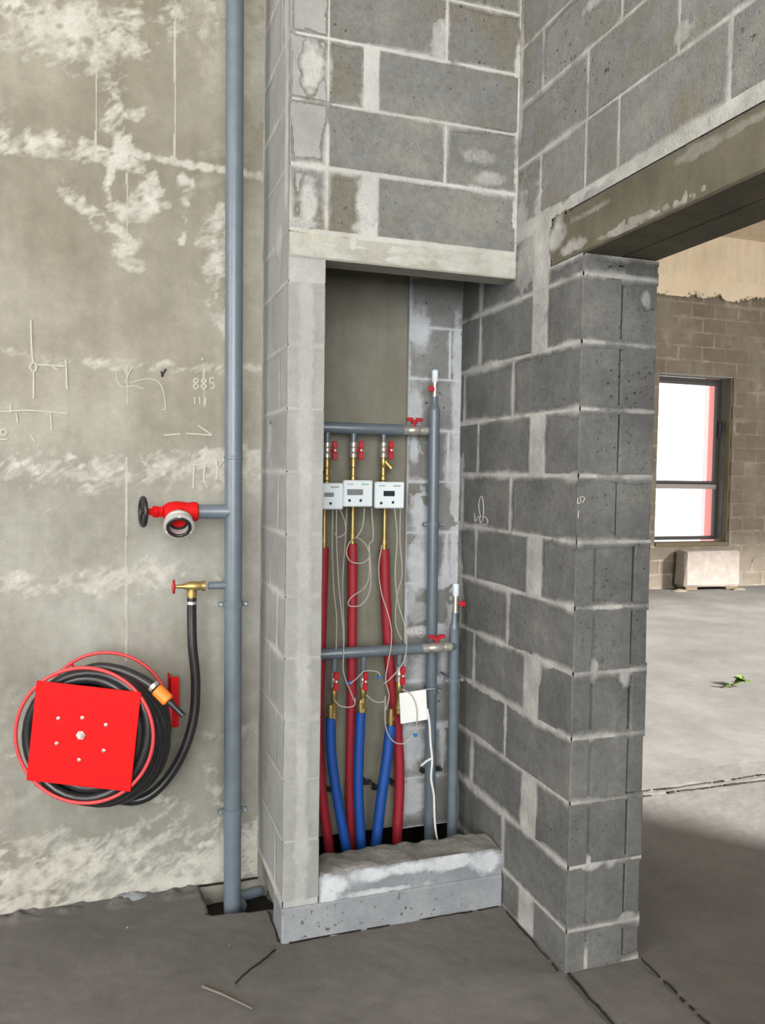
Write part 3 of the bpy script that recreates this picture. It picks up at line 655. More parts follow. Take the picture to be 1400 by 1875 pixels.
# --- far room
YFAR = 9.408
WX0, WX1, WZ0, WZ1 = 7.2, 8.455, .60, 2.975
far = struct('wall_far', MB().box((1.6, YFAR + .01, 0), (WX0, YFAR + .28, 4.16)).box((WX1, YFAR + .01, 0), (17, YFAR + .28, 4.16)).box((WX0, YFAR + .01, 0), (WX1, YFAR + .28, WZ0)).box((WX0, YFAR + .01, WZ1), (WX1, YFAR + .28, 4.16)),
             M['mortar_dark'], 'brown block wall across the far room, with the window')
shared = {}
rectsW = []
for k in range(21):
    z0 = k * .198 + .004; z1 = z0 + .188
    x = 5.9 - (.2 if k % 2 else 0)
    while x < 10.2:
        a, b = x, x + .388; x += .4
        parts_ = [(a, b)]
        if z1 > WZ0 + .02 and z0 < WZ1 - .05:
            parts_ = []
            if a < WX0: parts_.append((a, min(b, WX0)))
            if b > WX1: parts_.append((max(a, WX1), b))
        for a, b in parts_:
            if b - a < .06: continue
            key = round(b - a, 3)
            if key not in shared:
                me = bpy.data.meshes.new('block'); m = MB().box((0, 0, 0), (b - a, .1, .188), .003); me.from_pydata(m.v, [], m.f); me.materials.append(M['block_brown']); shared[key] = me
            o = bpy.data.objects.new('block', shared[key]); COL.objects.link(o); o.parent = far; o.location = (a, YFAR + RNG.uniform(-.002, .002), z0)
            rectsW.append((a, b, z0, z1))
mortar_sheet('mortar', far, (0, YFAR, 0), (1, 0, 0), V0, (0, -1, 0), 6.7, 10.2, 0, 4.16, .009, rectsW, 700, washed('brown_block', 'brown_mortar'), width=.012, lush=.5, amp=.004, holes=[(WX0 - .01, WX1 + .01, WZ0 - .01, WZ1 + .01)],
             patches=[(8.55, 3.35, .25, .12, 1), (8.9, 3.6, .2, .15, 1), (8.3, 3.45, .2, .08, .8), (7.3, 3.6, .12, .3, .8), (8.8, 1.75, .12, .15, .8), (8.9, 2.9, .08, .15, .8), (7.6, 3.75, .2, .1, .5)])
cw = MB().box((1.6, YFAR - .03, 4.15), (17, YFAR + .28, ZC))
crown = struct('trim_2', cw, M['cream'], 'cream concrete ring beam above the brown blocks of the far room', 'beam')
mortar_sheet('laitance', crown, (0, YFAR - .03, 0), (1, 0, 0), (0, 0, 1), (0, -1, 0), 6.0, 10.2, 4.02, 4.3, .012, [(0, 20, -5, 4.13)], 730, washed('brown_block', 'cream'), width=.05, lush=.55, amp=.02, jscale=5)
struct('wall_far_side', MB().box((16.7, 1.2, 0), (17, 9.7, ZC)), M['cream'], 'plain side wall of the far room, outside the frame')
struct('wall_far_back', MB().box((1.6, 3.04, 0), (1.75, 9.45, ZC)), M['cast'], 'cast wall of the far room hidden behind the pier')
struct('wall_sun_cut', MB().box((XJ, .9, 0), (3.72, 1.2, ZC)).box((16, .9, 0), (17, 1.2, ZC)), M['cast'], 'added wall ends that cut the sun around an open gap, outside the frame')  # unseen wall added to cut the sun and set the floor's shadow edge

# window of the far room
YG = 9.65
win = tag(bpy.data.objects.new('window_1', None), 'dark framed two-pane window in the brown far wall', 'window', kind='structure'); COL.objects.link(win); win.location = (7.83, YG, WZ0)
fx0, fx1, fz0, fz1 = 7.22, 8.44, .66, 2.965
def rectframe(name, x0, x1, z0, z1, y0, y1, t, mat, parent):
    MB().box((x0, y0, z0), (x0 + t, y1, z1), .004).box((x1 - t, y0, z0), (x1, y1, z1), .004).box((x0 + t, y0, z0), (x1 - t, y1, z0 + t), .004).box((x0 + t, y0, z1 - t), (x1 - t, y1, z1), .004).build(name, mat, parent)
rectframe('window_frame', fx0, fx1, fz0, fz1, YG - .02, YG + .05, .05, M['frame'], win)
rectframe('window_sash', fx0 + .05, fx1 - .045, 1.46, fz1 - .05, YG - .035, YG + .02, .045, M['frame'], win)
MB().box((fx0 + .05, YG - .03, 1.39), (fx1 - .045, YG + .03, 1.46), .005).build('transom', M['frame_light'], win)
MB().box((fx0 + .05, YG - .035, 1.455), (fx1 - .05, YG + .02, 1.475), .004).build('transom', M['frame'], win)
MB().box((fx0 + .05, YG, fz0 + .05), (fx1 - .05, YG + .008, 1.39)).build('pane', M['glass'], win)
MB().box((fx0 + .095, YG - .008, 1.505), (fx1 - .09, YG, fz1 - .095)).build('pane', M['glass'], win)
MB().box((8.375, YG - .10, 2.22), (8.41, YG - .03, 2.36), .008).box((8.37, YG - .11, 2.12), (8.40, YG - .08, 2.33), .008).build('window_handle', M['black'], win)
MB().box((WX0 + .01, YFAR - .01, .585), (WX1 - .005, YG - .02, .64), .006).build('sill_board', M['wood'], win)
MB().box((8.43, YFAR + .02, .64), (WX1 + .004, YFAR + .10, WZ1), .005).build('reveal_board', M['wood'], win)
MB().box((WX0, YFAR, 2.965), (WX1, YFAR + .2, 2.99), .004).build('head_board', M['frame_light'], win)
mortar_sheet('foam_strip', win, (8.45, 0, 0), (0, 1, 0), V0, (-1, 0, 0), YFAR + .10, YG - .03, .65, 2.95, .012, [], 760, M['kerb'], patches=[(9.58, z, .03, .2, 2) for z in (1.0, 1.2, 1.35)] + [(9.6, z, .02, .2, 1) for z in (1.9, 2.3, 2.7)])
pil = thing('red_column', 'red facade column outside, behind the right of the window panes', 'column', (8.9, 10.9, 0))
MB().box((9.42, 10.8, -.5), (9.70, 11.15, 6), .02).build('shaft', M['red_wall'], pil); MB().box((9.70, 10.86, -.5), (9.9, 11.2, 6), .01).build('side_panel', M['red_wall'], pil)

# ================================================================== THINGS
def ring(mb, c, axis, R, r, seg=48, tseg=10):
    axis = Vector(axis).normalized(); a1 = axis.cross(Vector((0, 0, 1)) if abs(axis.z) < .9 else Vector((0, 1, 0))).normalized(); a2 = axis.cross(a1)
    return mb.tube([Vector(c) + (a1 * math.cos(2 * math.pi * k / seg) + a2 * math.sin(2 * math.pi * k / seg)) * R for k in range(seg)], r, tseg, closed=True)
def clamp(parent, p, r, mat='pipe', name='clamp', wall=None):
    """split pipe ring with two bolt ears and a rod to the wall behind"""
    p = Vector(p); mb = MB()
    mb.lathe(p - Vector((0, 0, .009)), (0, 0, 1), [(0, r), (0, r + .004), (.018, r + .004), (.018, r)], 20)
    for s in (-1, 1): mb.box(p + Vector((s * (r + .011) - .010, -.006, -.008)), p + Vector((s * (r + .011) + .010, .006, .008)), .002)
    if wall: mb.tube([p + Vector((0, r, 0)), Vector((p.x, wall + .004, p.z))], .005, 8)
    o = mb.build(name, M[mat], parent, True)
    for s in (-1, 1): MB().tube([p + Vector((s * (r + .013), -.013, 0)), p + Vector((s * (r + .013), .010, 0))], .004, 6).build('bolt', M['nickel'], o)
    return o

# ---- fire riser
a = PY(425, 1668, 2.86); b = PY(430, -40, 2.86)
Z = Vector((0, 0, 1))
fr = thing('fire_riser', 'tall slate-grey fire riser pipe from the floor past the top of the picture', 'pipe', (a.x, 2.86, -.07))
def rpt(z): t = (z - a.z) / (b.z - a.z); return a + (b - a) * t
MB().tube([rpt(-.08), rpt(1.0), rpt(2.0), rpt(ZC)], .0305, 28).build('pipe', M['pipe'], fr, True)
zc1 = PY(427, 1108, 2.83).z; zc2 = PY(425, 1490, 2.83).z; zc3 = PY(428, 838, 2.83).z
clamp(fr, rpt(zc1), .0305, wall=YW); clamp(fr, rpt(zc2), .0305, wall=YW)
MB().lathe(rpt(zc3 - .006), Z, [(0, .0305), (.002, .0325), (.010, .0325), (.012, .0305)], 24).build('weld_seam', M['pipe'], fr, True)
v1 = PY(330, 937, 2.86); v2 = PY(365, 1073, 2.86)
MB().lathe((rpt(v1.z).x, 2.86, v1.z), (-1, 0, 0), [(.0, .027), (.030, .027), (.036, .025), (.125, .025)], 24).build('branch_stub', M['pipe'], fr, True)
MB().lathe((rpt(v2.z).x, 2.86, v2.z), (-1, 0, 0), [(0, .0135), (.085, .0135), (.085, .012)], 18).build('branch_stub', M['pipe'], fr, True)
# ---- fire hydrant valve
fv = thing('fire_valve', 'red angle fire valve with black handwheel and open aluminium hose coupling', 'valve', v1)
z = v1.z; yv = 2.86; xb = PY(322, 935, yv).x
mb = MB()
mb.lathe((PY(356, 935, yv).x + .012, yv, z), (-1, 0, 0), [(0, .028), (.004, .033), (.020, .034), (.030, .031), (.05, .034), (.075, .036), (.10, .032), (.115, .022)], 24)
out_dir = Vector((-.05, -.84, -.54)).normalized()
mb.lathe((xb + .008, yv, z), out_dir, [(-.02, .02), (0, .030), (.025, .030), (.045, .027), (.055, .030)], 24)
mb.build('body', M['red'], fv, True)
xs = xb - .055
MB().lathe((xs, yv, z), (-1, 0, 0), [(-.012, .021), (0, .019), (.008, .023), (.02, .022), (.024, .014), (.036, .0125), (.040, .009)], 6).build('bonnet', M['red'], fv)
MB().tube([(xs - .03, yv, z), (xs - .060, yv, z)], .005, 10).build('stem', M['nickel'], fv, True)
xw = PY(262, 937, yv).x
wd = Vector((-1, -.16, .0)).normalized()
mb = MB(); ring(mb, (xw, yv, z), wd, .046, .0078, 32, 10)
mb.lathe((xw + .012, yv, z), wd, [(0, .010), (.02, .010)], 12)
s1 = wd.cross(Z).normalized(); s2 = wd.cross(s1)
for k in range(4):
    an = .4 + k * math.pi / 2; d = s1 * math.cos(an) + s2 * math.sin(an)
    mb.tube([Vector((xw, yv, z)), Vector((xw, yv, z)) + d * .045], .0045, 8)
mb.build('handwheel', M['black'], fv, True)
oc = Vector((xb + .008, yv, z)) + out_dir * .05
mb = MB(); mb.lathe(oc, out_dir, [(0, .024), (0, .042), (.006, .047), (.012, .047), (.014, .042), (.026, .042), (.028, .051), (.038, .051), (.040, .046), (.040, .033), (-.02, .030), (-.03, .0)], 32)
o1 = out_dir.cross(Z).normalized(); o2 = out_dir.cross(o1)
for k in range(3):
    an = .5 + k * 2.094; d = o1 * math.cos(an) + o2 * math.sin(an)
    mb.box(oc + d * .042 + out_dir * .034 - Vector((.007,) * 3), oc + d * .042 + out_dir * .034 + Vector((.007,) * 3), .003)
cpl = mb.build('hose_coupling', M['alloy'], fv, True)
MB().lathe(oc, out_dir, [(-.006, .0), (-.006, .0312), (.012, .0312), (.012, .029), (.0, .022), (.0, .0)], 24).build('bore_shade', M['black'], cpl, True)  # black plug painting in the shade deep inside the coupling
mb = MB(); ring(mb, oc + out_dir * .039, out_dir, .036, .0058, 32, 10); mb.build('gasket', M['rubber'], cpl, True)
# ---- small brass valve
bv = thing('brass_valve', 'small brass angle valve with red handwheel above the black hose', 'valve', v2)
x0 = PY(375, 1073, yv).x; xd = PY(351, 1080, yv).x; zz_ = v2.z
mb = MB(); mb.lathe((x0, yv, zz_), (-1, 0, 0), [(0, .014), (.0, .018), (.012, .018), (.014, .014), (.03, .017), (.055, .017), (.062, .012)], 12)
mb.lathe((xd, yv, zz_), (0, 0, -1), [(0, .014), (.018, .014), (.018, .018), (.034, .018), (.034, .013), (.045, .013)], 12)
mb.build('body', M['brass'], bv, True)
MB().lathe((xd - .012, yv, zz_), (-1, 0, 0), [(0, .012), (.008, .012), (.020, .007), (.048, .006)], 10).build('stem', M['brass'], bv, True)
xw = PY(318, 1073, yv).x
mb = MB(); ring(mb, (xw, yv, zz_), (-1, .1, 0), .021, .0045, 24, 8); mb.lathe((xw + .006, yv, zz_), (-1, 0, 0), [(0, .007), (.012, .007)], 10)
for k in range(4):
    an = k * math.pi / 2 + .3; mb.tube([(xw, yv, zz_), (xw, yv + .020 * math.cos(an), zz_ + .020 * math.sin(an))], .003, 6)
mb.build('handwheel', M['red_plastic'], bv, True)

# ---- hose reel
RF = Vector((-.052, 2.64, .708)); SW = math.radians(18)          # the reel is swung on its bracket, right side nearer
E1 = Vector((math.cos(SW), -math.sin(SW), 0)); E2 = Vector((math.sin(SW), math.cos(SW), 0)); RSW = Matrix.Rotation(-SW, 3, 'Z')
def RL(x, d, z): return RF + E1 * x + E2 * d + Z * z
def PR(px, py, dep):
    d = fw + rt * ((px - CX) / F) - up * ((py - CY) / F)
    return O + d * ((RF + E2 * dep - O).dot(E2) / d.dot(E2))
RB = RL(0, .215, 0)
reel = thing('hose_reel', 'red wall-mounted hose reel with square front plate', 'hose reel', (RB.x, YW, RB.z))
mb = MB(); ring(mb, RF, E2, .211, .0058, 72, 10); mb.build('rim', M['rim_red'], reel, True)
mb = MB(); ring(mb, RB, E2, .211, .0058, 72, 10); mb.build('rim', M['rim_red'], reel, True)
c = RL(0, -.006, 0)
fp = MB().box(c + Vector((-.160, -.003, -.156)), c + Vector((.160, .003, .156)), .0015, RSW @ Matrix.Rotation(math.radians(6), 3, 'Y')).build('front_plate', M['red'], reel)
MB().lathe(RL(0, .212, 0), E2, [(0, .05), (0, .12), (.005, .12), (.005, .05)], 32).build('rear_plate', M['red'], reel)
MB().lathe(RL(0, -.004, 0), E2, [(0, .06), (.012, .06), (.02, .05), (.235, .05)], 28).build('drum', M['red'], reel, True)
for k in range(4):
    an = .6 + k * math.pi / 2; MB().tube([RL(.11 * math.cos(an), .214, .11 * math.sin(an)), RL(.211 * math.cos(an), .215, .211 * math.sin(an))], .005, 8).build('spoke', M['red'], reel, True)
for x, y in ((107, 1315), (151, 1314), (194, 1327), (190, 1374), (145, 1391), (104, 1361)):
    MB().lathe(PR(x, y, -.009), -E2, [(-.002, .006), (.003, .006), (.0035, .0035), (.006, .003)], 6).build('bolt', M['nickel'], fp)
MB().lathe(PR(148, 1346, -.009), -E2, [(-.002, .014), (.003, .014), (.003, .009), (.010, .009), (.010, .005), (.014, .005)], 6).build('nut', M['alloy'], fp)
br0 = PY(316, 1240, 2.93); br1 = PY(318, 1332, 2.93)
mb = MB(); mb.box((br0.x - .012, 2.93, br1.z), (br0.x + .022, 2.938, br0.z), .002); mb.box((br0.x - .012, 2.93, br1.z), (br0.x - .006, YW + .003, br0.z), .002)
mb.box((RB.x, 2.925, RB.z - .03), (br0.x, 2.937, RB.z + .03), .003); mb.box((RB.x - .04, 2.855, RB.z - .04), (RB.x + .04, 2.94, RB.z + .04), .004); mb.box((RB.x - .10, 2.985, RB.z - .1), (RB.x + .10, YW + .003, RB.z + .1), .003); mb.box((RB.x - .03, 2.93, RB.z - .03), (RB.x + .03, 2.99, RB.z + .03), .003)
mb.box((br0.x + .002, 2.925, br1.z + .005), (br0.x + .012, 2.945, br1.z + .02), .002)
mb.build('bracket', M['red'], reel)
# ---- hose: feed from the valve, coil on the reel, nozzle
hose = thing('fire_hose', 'black rubber hose hanging from the brass valve and coiled on the red reel', 'hose', (xd, yv, zz_ - .04))
hp = [Vector((xd, yv, zz_ - .040)), Vector((xd, yv, zz_ - .10))] + [PY(x, y, yy) for x, y, yy in ((352, 1180, 2.855), (358, 1245, 2.85), (355, 1310, 2.845), (339, 1368, 2.84), (312, 1418, 2.84), (280, 1452, 2.84), (246, 1466, 2.84), (205, 1462, 2.83))]
MB().tube(hp, .0165, 14, smooth=6).build('feed_hose', M['rubber'], hose, True)
MB().lathe(Vector((xd, yv, zz_ - .052)), (0, 0, -1), [(0, .017), (0, .0185), (.010, .0185), (.010, .017)], 20).build('hose_clip', M['nickel'], hose, True)
def coil(R0, dep, dx, dz, seedn):
    pts = []
    for k in range(36):
        t = 2 * math.pi * k / 36
        R = R0 + .004 * math.sin(t * 2 + seedn)
        pts.append(RL(dx + R * math.cos(t), dep + .006 * math.sin(t + seedn), dz - R * math.sin(t) - .012 * max(0, math.sin(t)) ** 2))
    return pts
k = 0
for R0 in (.098, .131, .164):
    for y in (.036, .071, .106, .141, .176):
        k += 1; jr = random.Random(k)
        MB().tube(coil(R0 + jr.uniform(-.006, .006), y, jr.uniform(-.004, .004), jr.uniform(-.006, .002), k), .0165, 12, closed=True).build('hose_turn', M['rubber'], hose, True)
for (R0, y, dx, dz) in ((.190, .030, .0, -.004), (.194, .064, .006, -.022), (.200, .099, .010, -.036), (.203, .134, .012, -.044), (.196, .170, .008, -.026)):
    k += 1
    MB().tube(coil(R0, y, dx, dz, k), .0165, 12, closed=True).build('hose_turn', M['rubber'], hose, True)
end = [PR(x, y, yy) for x, y, yy in ((100, 1270, .06), (132, 1240, .05), (175, 1222, .04), (218, 1226, .02), (255, 1241, .0), (284, 1259, -.02))]
MB().tube(end, .0150, 12, smooth=6).build('hose_end', M['rubber'], hose, True)
d = (PR(333, 1308, -.04) - PR(283, 1258, -.022)); L = d.length; d.normalize(); q0 = PR(281, 1256, -.021)
noz = MB().lathe(q0 + d * .068, d, [(0, .011), (.01, .0115), (.02, .009), (L + .012 - .068, .009), (L + .012 - .068, .005)], 14).build('nozzle', M['black'], hose, True)
MB().lathe(q0, d, [(-.004, .016), (-.004, .0185), (.008, .0185), (.008, .016)], 16).build('hose_clip', M['nickel'], hose, True)
mb = MB().lathe(q0 + d * .014, d, [(0, .018), (.003, .020), (.048, .020), (.052, .016)], 12)
mb.build('shut_off', M['orange'], noz, True)

# ---- pipe stub low behind the riser
q = PY(450, 1655, 2.90)
st = thing('pipe_stub', 'short grey capped pipe end low behind the fire riser', 'pipe', q)
MB().lathe(q + Vector((-.03, .05, -.005)), (.25, -1, 0), [(0, .022), (.055, .022), (.06, .019), (.062, .0)], 20).build('cap', M['pipe'], st, True)
MB().tube([q + Vector((-.03, .06, -.005)), q + Vector((.07, .085, -.005))], .019, 16).build('pipe', M['pipe'], st, True)

# ================================================================== heating niche
def air_top(parent, px, py_top, py_bot, y, hand):
    """isolating cock with a red T handle under a white air vent, on top of a riser"""
    t = PY(px, py_top, y); b = PY(px, py_bot, y); H = t.z - b.z
    MB().lathe((b.x, y, b.z), Z, [(0, .012), (.012, .012), (.012, .010), (H * .5, .010), (H * .5, .012), (H * .58, .012)], 12).build('cock', M['nickel'], parent, True)
    MB().lathe((b.x, y, b.z + H * .56), Z, [(0, .010), (.004, .013), (H * .40, .013), (H * .44, .008), (H * .44, .0)], 16).build('air_vent', M['white'], parent, True)
    hx = b.x + hand * .022
    mb = MB(); mb.tube([(b.x, y - .004, b.z + H * .32), (hx, y - .012, b.z + H * .32)], .004, 8)
    mb.box((hx - .010, y - .022, b.z + H * .32 - .011), (hx + .010, y - .010, b.z + H * .32 + .011), .004); mb.build('handle', M['red_plastic'], parent)
def butterfly(parent, p, y, w=.062, mat='red_plastic'):
    """T handle on a short spindle above a valve body"""
    p = Vector(p); mb = MB()
    mb.box(p + Vector((-w / 2, -.009, .026)), p + Vector((-w * .10, .009, .040)), .004); mb.box(p + Vector((w * .10, -.009, .026)), p + Vector((w / 2, .009, .040)), .004)
    mb.box(p + Vector((-w * .2, -.009, .018)), p + Vector((w * .2, .009, .031)), .004); mb.lathe(p, Z, [(.008, .006), (.022, .006)], 10)
    h = mb.build('butterfly_handle', M[mat], parent)
    MB().lathe(p + Vector((0, 0, .018)), Z, [(0, .005), (.008, .005), (.010, .003)], 6).build('nut', M['nickel'], h)
def inline_valve(parent, xa, xb, y, z, y2=None):
    L = xb - xa
    MB().lathe((xa, y, z), (1, 0, 0), [(0, .014), (0, .018), (L * .22, .018), (L * .24, .014), (L * .4, .019), (L * .6, .019), (L * .76, .014), (L * .78, .018), (L, .018), (L, .014)], 10).build('ball_valve', M['nickel'], parent, True)

# supply riser (upper manifold's) and return riser
pa = PY(795, 728, 2.92); pb = PY(786, 1520, 2.92)
sr = thing('supply_riser', 'taller slate riser pipe in the niche topped by a white air vent', 'pipe', (pb.x, 2.92, -.3))
def lin(p, q, z): return p + (q - p) * ((z - p.z) / (q.z - p.z))
zt = PY(795, 752, 2.92).z
mb = MB(); mb.tube([lin(pa, pb, -.5), lin(pa, pb, .8), lin(pa, pb, zt)], .0215, 22); mb.lathe(lin(pa, pb, zt - .001), Z, [(0, .0215), (.012, .020), (.022, .0135), (.055, .0125)], 20); mb.build('pipe', M['pipe'], sr, True)
air_top(sr, 795.5, 677, 730, 2.92, -1)
c1 = clamp(sr, lin(pa, pb, PY(793, 960, 2.92).z), .0215, wall=YB); c2 = clamp(sr, lin(pa, pb, PY(788, 1266, 2.92).z), .0215, wall=YB)
ra = PY(832, 1112, 2.86); rb = PY(827, 1510, 2.86)
rr_ = thing('return_riser', 'shorter slate riser pipe beside the block pier, with a white air vent on top', 'pipe', (rb.x, 2.86, -.3))
zt = PY(831, 1150, 2.86).z
mb = MB(); mb.tube([lin(ra, rb, -.5), lin(ra, rb, .5), lin(ra, rb, zt)], .0195, 22); mb.lathe(lin(ra, rb, zt - .001), Z, [(0, .0195), (.012, .018), (.026, .0115), (.060, .011)], 20); mb.build('pipe', M['pipe'], rr_, True)
air_top(rr_, 833.5, 1068, 1122, 2.86, 1)
clamp(rr_, lin(ra, rb, PY(829, 1245, 2.86).z), .0195, wall=YB)

# upper manifold
um = thing('supply_manifold', 'upper horizontal slate manifold pipe in the niche with red butterfly valve', 'manifold', PY(690, 786, 2.92))
zm = PY(690, 786, 2.92).z; xe = PY(737, 786, 2.92).x; xr2 = lin(pa, pb, zm).x
MB().lathe((XN + .01, 2.92, zm), (1, 0, 0), [(0, .019), (.004, .0215), (xe - XN - .012, .0215), (xe - XN - .01, .018)], 22).build('pipe', M['pipe'], um, True)
inline_valve(um, xe - .002, xr2 - .03, 2.92, zm)
MB().tube([(xr2 - .034, 2.92, zm), (xr2 - .01, 2.92, zm)], .0165, 16).build('tail_pipe', M['pipe'], um, True)
butterfly(um, ((xe + xr2 - .03) / 2 - .004, 2.915, zm + .008), 2.92)
UPX = (599, 647, 702); LOX = (612, 665, 731)
for px in UPX:
    p = PY(px, 812, 2.92); MB().tube([(p.x, 2.92, zm - .015), (p.x, 2.92, p.z - .004)], .0105, 14).build('branch_stub', M['pipe'], um, True)
# lower manifold
ZL = 2.84
lm = thing('return_manifold', 'lower horizontal slate manifold pipe crossing in front of the red sleeves', 'manifold', PY(690, 1192, ZL))
zl = PY(690, 1192, ZL).z; xe2 = PY(772, 1183, ZL).x; xrr = lin(ra, rb, zl).x
MB().lathe((XN + .01, ZL, zl), (1, 0, 0), [(0, .018), (.004, .0205), (xe2 - XN - .012, .0205), (xe2 - XN - .01, .016)], 22).build('pipe', M['pipe'], lm, True)
inline_valve(lm, xe2 - .002, xrr - .022, ZL, zl)
MB().tube([(xrr - .026, ZL, zl), (xrr - .004, ZL + .012, zl)], .0150, 16).build('tail_pipe', M['pipe'], lm, True)
butterfly(lm, ((xe2 + xrr - .026) / 2, ZL - .006, zl + .010), ZL, .066)
for px in LOX:
    p = PY(px, 1232, ZL); MB().tube([(p.x, ZL, zl - .015), (p.x, ZL, p.z - .004)], .0105, 14).build('branch_stub', M['pipe'], lm, True)
# branch valves
def branch_valve(px, y0, y1, Y, label, group, strainer, lev=1, tail='brass'):
    p = PY(px, y0, Y); q = PY(px, y1, Y); L = p.z - q.z
    t = thing('branch_valve', label, 'valve', (p.x, Y, q.z), group)
    X = p.x
    MB().lathe((X, Y, p.z + .004), (0, 0, -1), [(0, .010), (.001, .0145), (.014, .0145), (.016, .011), (.022, .015), (.036, .015), (.042, .011), (.044, .0145), (.056, .0145), (.057, .010)], 10).build('ball_valve', M['nickel'], t, True)
    mb = MB(); hx = X + lev * .022
    mb.tube([(X, Y - .004, p.z - .026), (hx, Y - .020, p.z - .026)], .0045, 8)
    for dz in (-.026, .0): pass
    mb.box((hx - .009, Y - .030, p.z - .060), (hx + .010, Y - .018, p.z - .034), .004); mb.box((hx - .009, Y - .030, p.z - .018), (hx + .010, Y - .018, p.z + .008), .004); mb.box((hx - .006, Y - .028, p.z - .036), (hx + .007, Y - .019, p.z - .016), .003)
    h = mb.build('handle', M['red_plastic'], t)
    MB().lathe((hx, Y - .028, p.z - .026), (0, -1, 0), [(0, .005), (.006, .005), (.007, .002)], 6).build('nut', M['nickel'], h)
    z1 = p.z - .052
    MB().lathe((X, Y, z1), (0, 0, -1), [(0, .010), (.006, .0125), (L * .25, .0125), (L * .27, .010), (max(.03, L - .075), .011), (max(.032, L - .072), .014), (max(.045, L - .058), .014), (max(.05, L - .054), .0105), (max(.06, L - .04), .0105)], 12).build('union', M[tail], t, True)
    if strainer:
        dr = Vector((.62, -.2, -.72)).normalized()
        MB().lathe((X, Y, z1 - .008), dr, [(0, .010), (.034, .010), (.035, .0125), (.046, .0125), (.048, .006)], 10).build('strainer_cap', M['brass'], t, True)
    return t
GV = 'branch valves under the supply manifold'
branch_valve(599, 812, 882, 2.92, 'branch valve half hidden by the niche jamb, above the leftmost meter', GV, False)
branch_valve(647, 812, 882, 2.92, 'branch valve with red lever above the middle meter', GV, False)
branch_valve(702, 812, 882, 2.92, 'branch valve with angled brass strainer above the right-hand meter', GV, True)
GL = 'branch valves under the return manifold'
branch_valve(612, 1232, 1320, ZL, 'branch valve above the blue sleeve nearest the niche jamb', GL, False, .0)
branch_valve(665, 1232, 1306, ZL, 'branch valve above the middle blue sleeve', GL, False, .0)
branch_valve(731, 1222, 1300, ZL, 'branch valve above the slanting blue sleeve, beside the white card', GL, False, .2)

# heat meters
def meter(x0, y0, x1, y1, Y, label, kind):
    a = PY(x0, y0, Y); b = PY(x1, y1, Y); c = (a + b) / 2
    w, h = abs(b.x - a.x), abs(a.z - b.z)
    t = thing('heat_meter', label, 'meter', (c.x, Y + .02, c.z), 'white heat meters in the niche')
    def P(u, v, d=0): return Vector((c.x - w / 2 + u * w, Y - d, c.z + h / 2 - v * h))
    MB().box((c.x - w / 2, Y, c.z - h / 2), (c.x + w / 2, Y + .022, c.z + h / 2), .004).build('case', M['white'], t)
    MB().box((c.x - w / 2 + .003, Y + .0225, c.z - h / 2 + .003), (c.x + w / 2 - .003, Y + .036, c.z + h / 2 - .003), .003).build('back_case', M['frame_light'], t)
    def pad(n, u0, v0, u1, v1, mat, d=.0015):
        p, q = P(u0, v0), P(u1, v1); return MB().box((p.x, Y - d, q.z), (q.x, Y + .002, p.z), .0008).build(n, M[mat], t)
    if kind == 0: pad('display', .12, .34, .66, .56, 'display')
    elif kind == 1: pad('display', .28, .34, .66, .54, 'display_dark')
    else: pad('display', .40, .36, .70, .52, 'display')
    us = {0: ((.2, .76), (.58, .76)), 1: ((.2, .80), (.60, .77)), 2: ((.6, .77), (.3, .77))}[kind]
    for (u, v) in us: MB().lathe(P(u, v, -.001), (0, -1, 0), [(0, .0052), (.003, .0052), (.004, .003)], 12).build('button', M['display_dark'], t)
    pad('label_strip', .60, .12, .86, .18, 'green_print' if kind == 0 else 'print', .0008)
    pad('label_strip', .12, .13, .34, .17, 'print', .0008)
    MB().box((c.x - .012, Y + .036, c.z - .02), (c.x + .012, 2.92, c.z + .02), .003).box((c.x - .016, 2.905, c.z - .03), (c.x + .016, 2.925, c.z + .03), .004).build('mount', M['frame_light'], t)
    return t
meter(570, 884, 628, 933, 2.80, 'white heat meter cut off by the niche jamb, leftmost of the three', 2)
meter(629, 879, 682, 928, 2.79, 'white heat meter with a light grey display, in the middle', 0)
meter(687, 882, 740, 931, 2.79, 'white heat meter with a black display, rightmost of the three', 1)

# insulated pipes
def sleeve(name, pts, r, mat, label, group, conn):
    P = [PY(x, y, Y) for x, y, Y in pts]
    t = thing(name, label, 'pipe', P[-1], group)
    d = (P[-1] - P[-2]).normalized()
    MB().tube(P + [P[-1] + d * .25], r, 16, smooth=5).build('foam_sleeve', M[mat], t, True)
    p = P[0]; L = conn
    MB().lathe(p + Vector((0, 0, -.012)), Z, [(0, .0105), (.03, .0105), (.030, .0145), (.048, .0145), (.048, .0105), (max(.06, L), .0095)], 10).build('brass_fitting', M['brass'], t, True)
    return t
GR = 'red sleeved pipes under the meters'; GB = 'blue sleeved pipes under the return manifold'
sleeve('red_insulated_pipe', [(593, 1003, 2.93), (590, 1100, 2.93), (587, 1200, 2.93), (583, 1330, 2.93), (588, 1440, 2.93), (600, 1535, 2.93)], .019, 'red_foam', 'red sleeved pipe beside the niche jamb, mostly hidden', GR, .20)
sleeve('red_insulated_pipe', [(645, 996, 2.92), (645, 1080, 2.92), (644, 1200, 2.92), (643, 1300, 2.93), (641, 1420, 2.94), (643, 1535, 2.94)], .0185, 'red_foam', 'red sleeved pipe running straight down below the middle meter', GR, .20)
sleeve('red_insulated_pipe', [(703, 1006, 2.92), (706, 1100, 2.92), (711, 1190, 2.92), (718, 1260, 2.925), (727, 1340, 2.93), (731, 1430, 2.93), (726, 1540, 2.93)], .0200, 'red_foam', 'red sleeved pipe that bends right behind the white card', GR, .20)
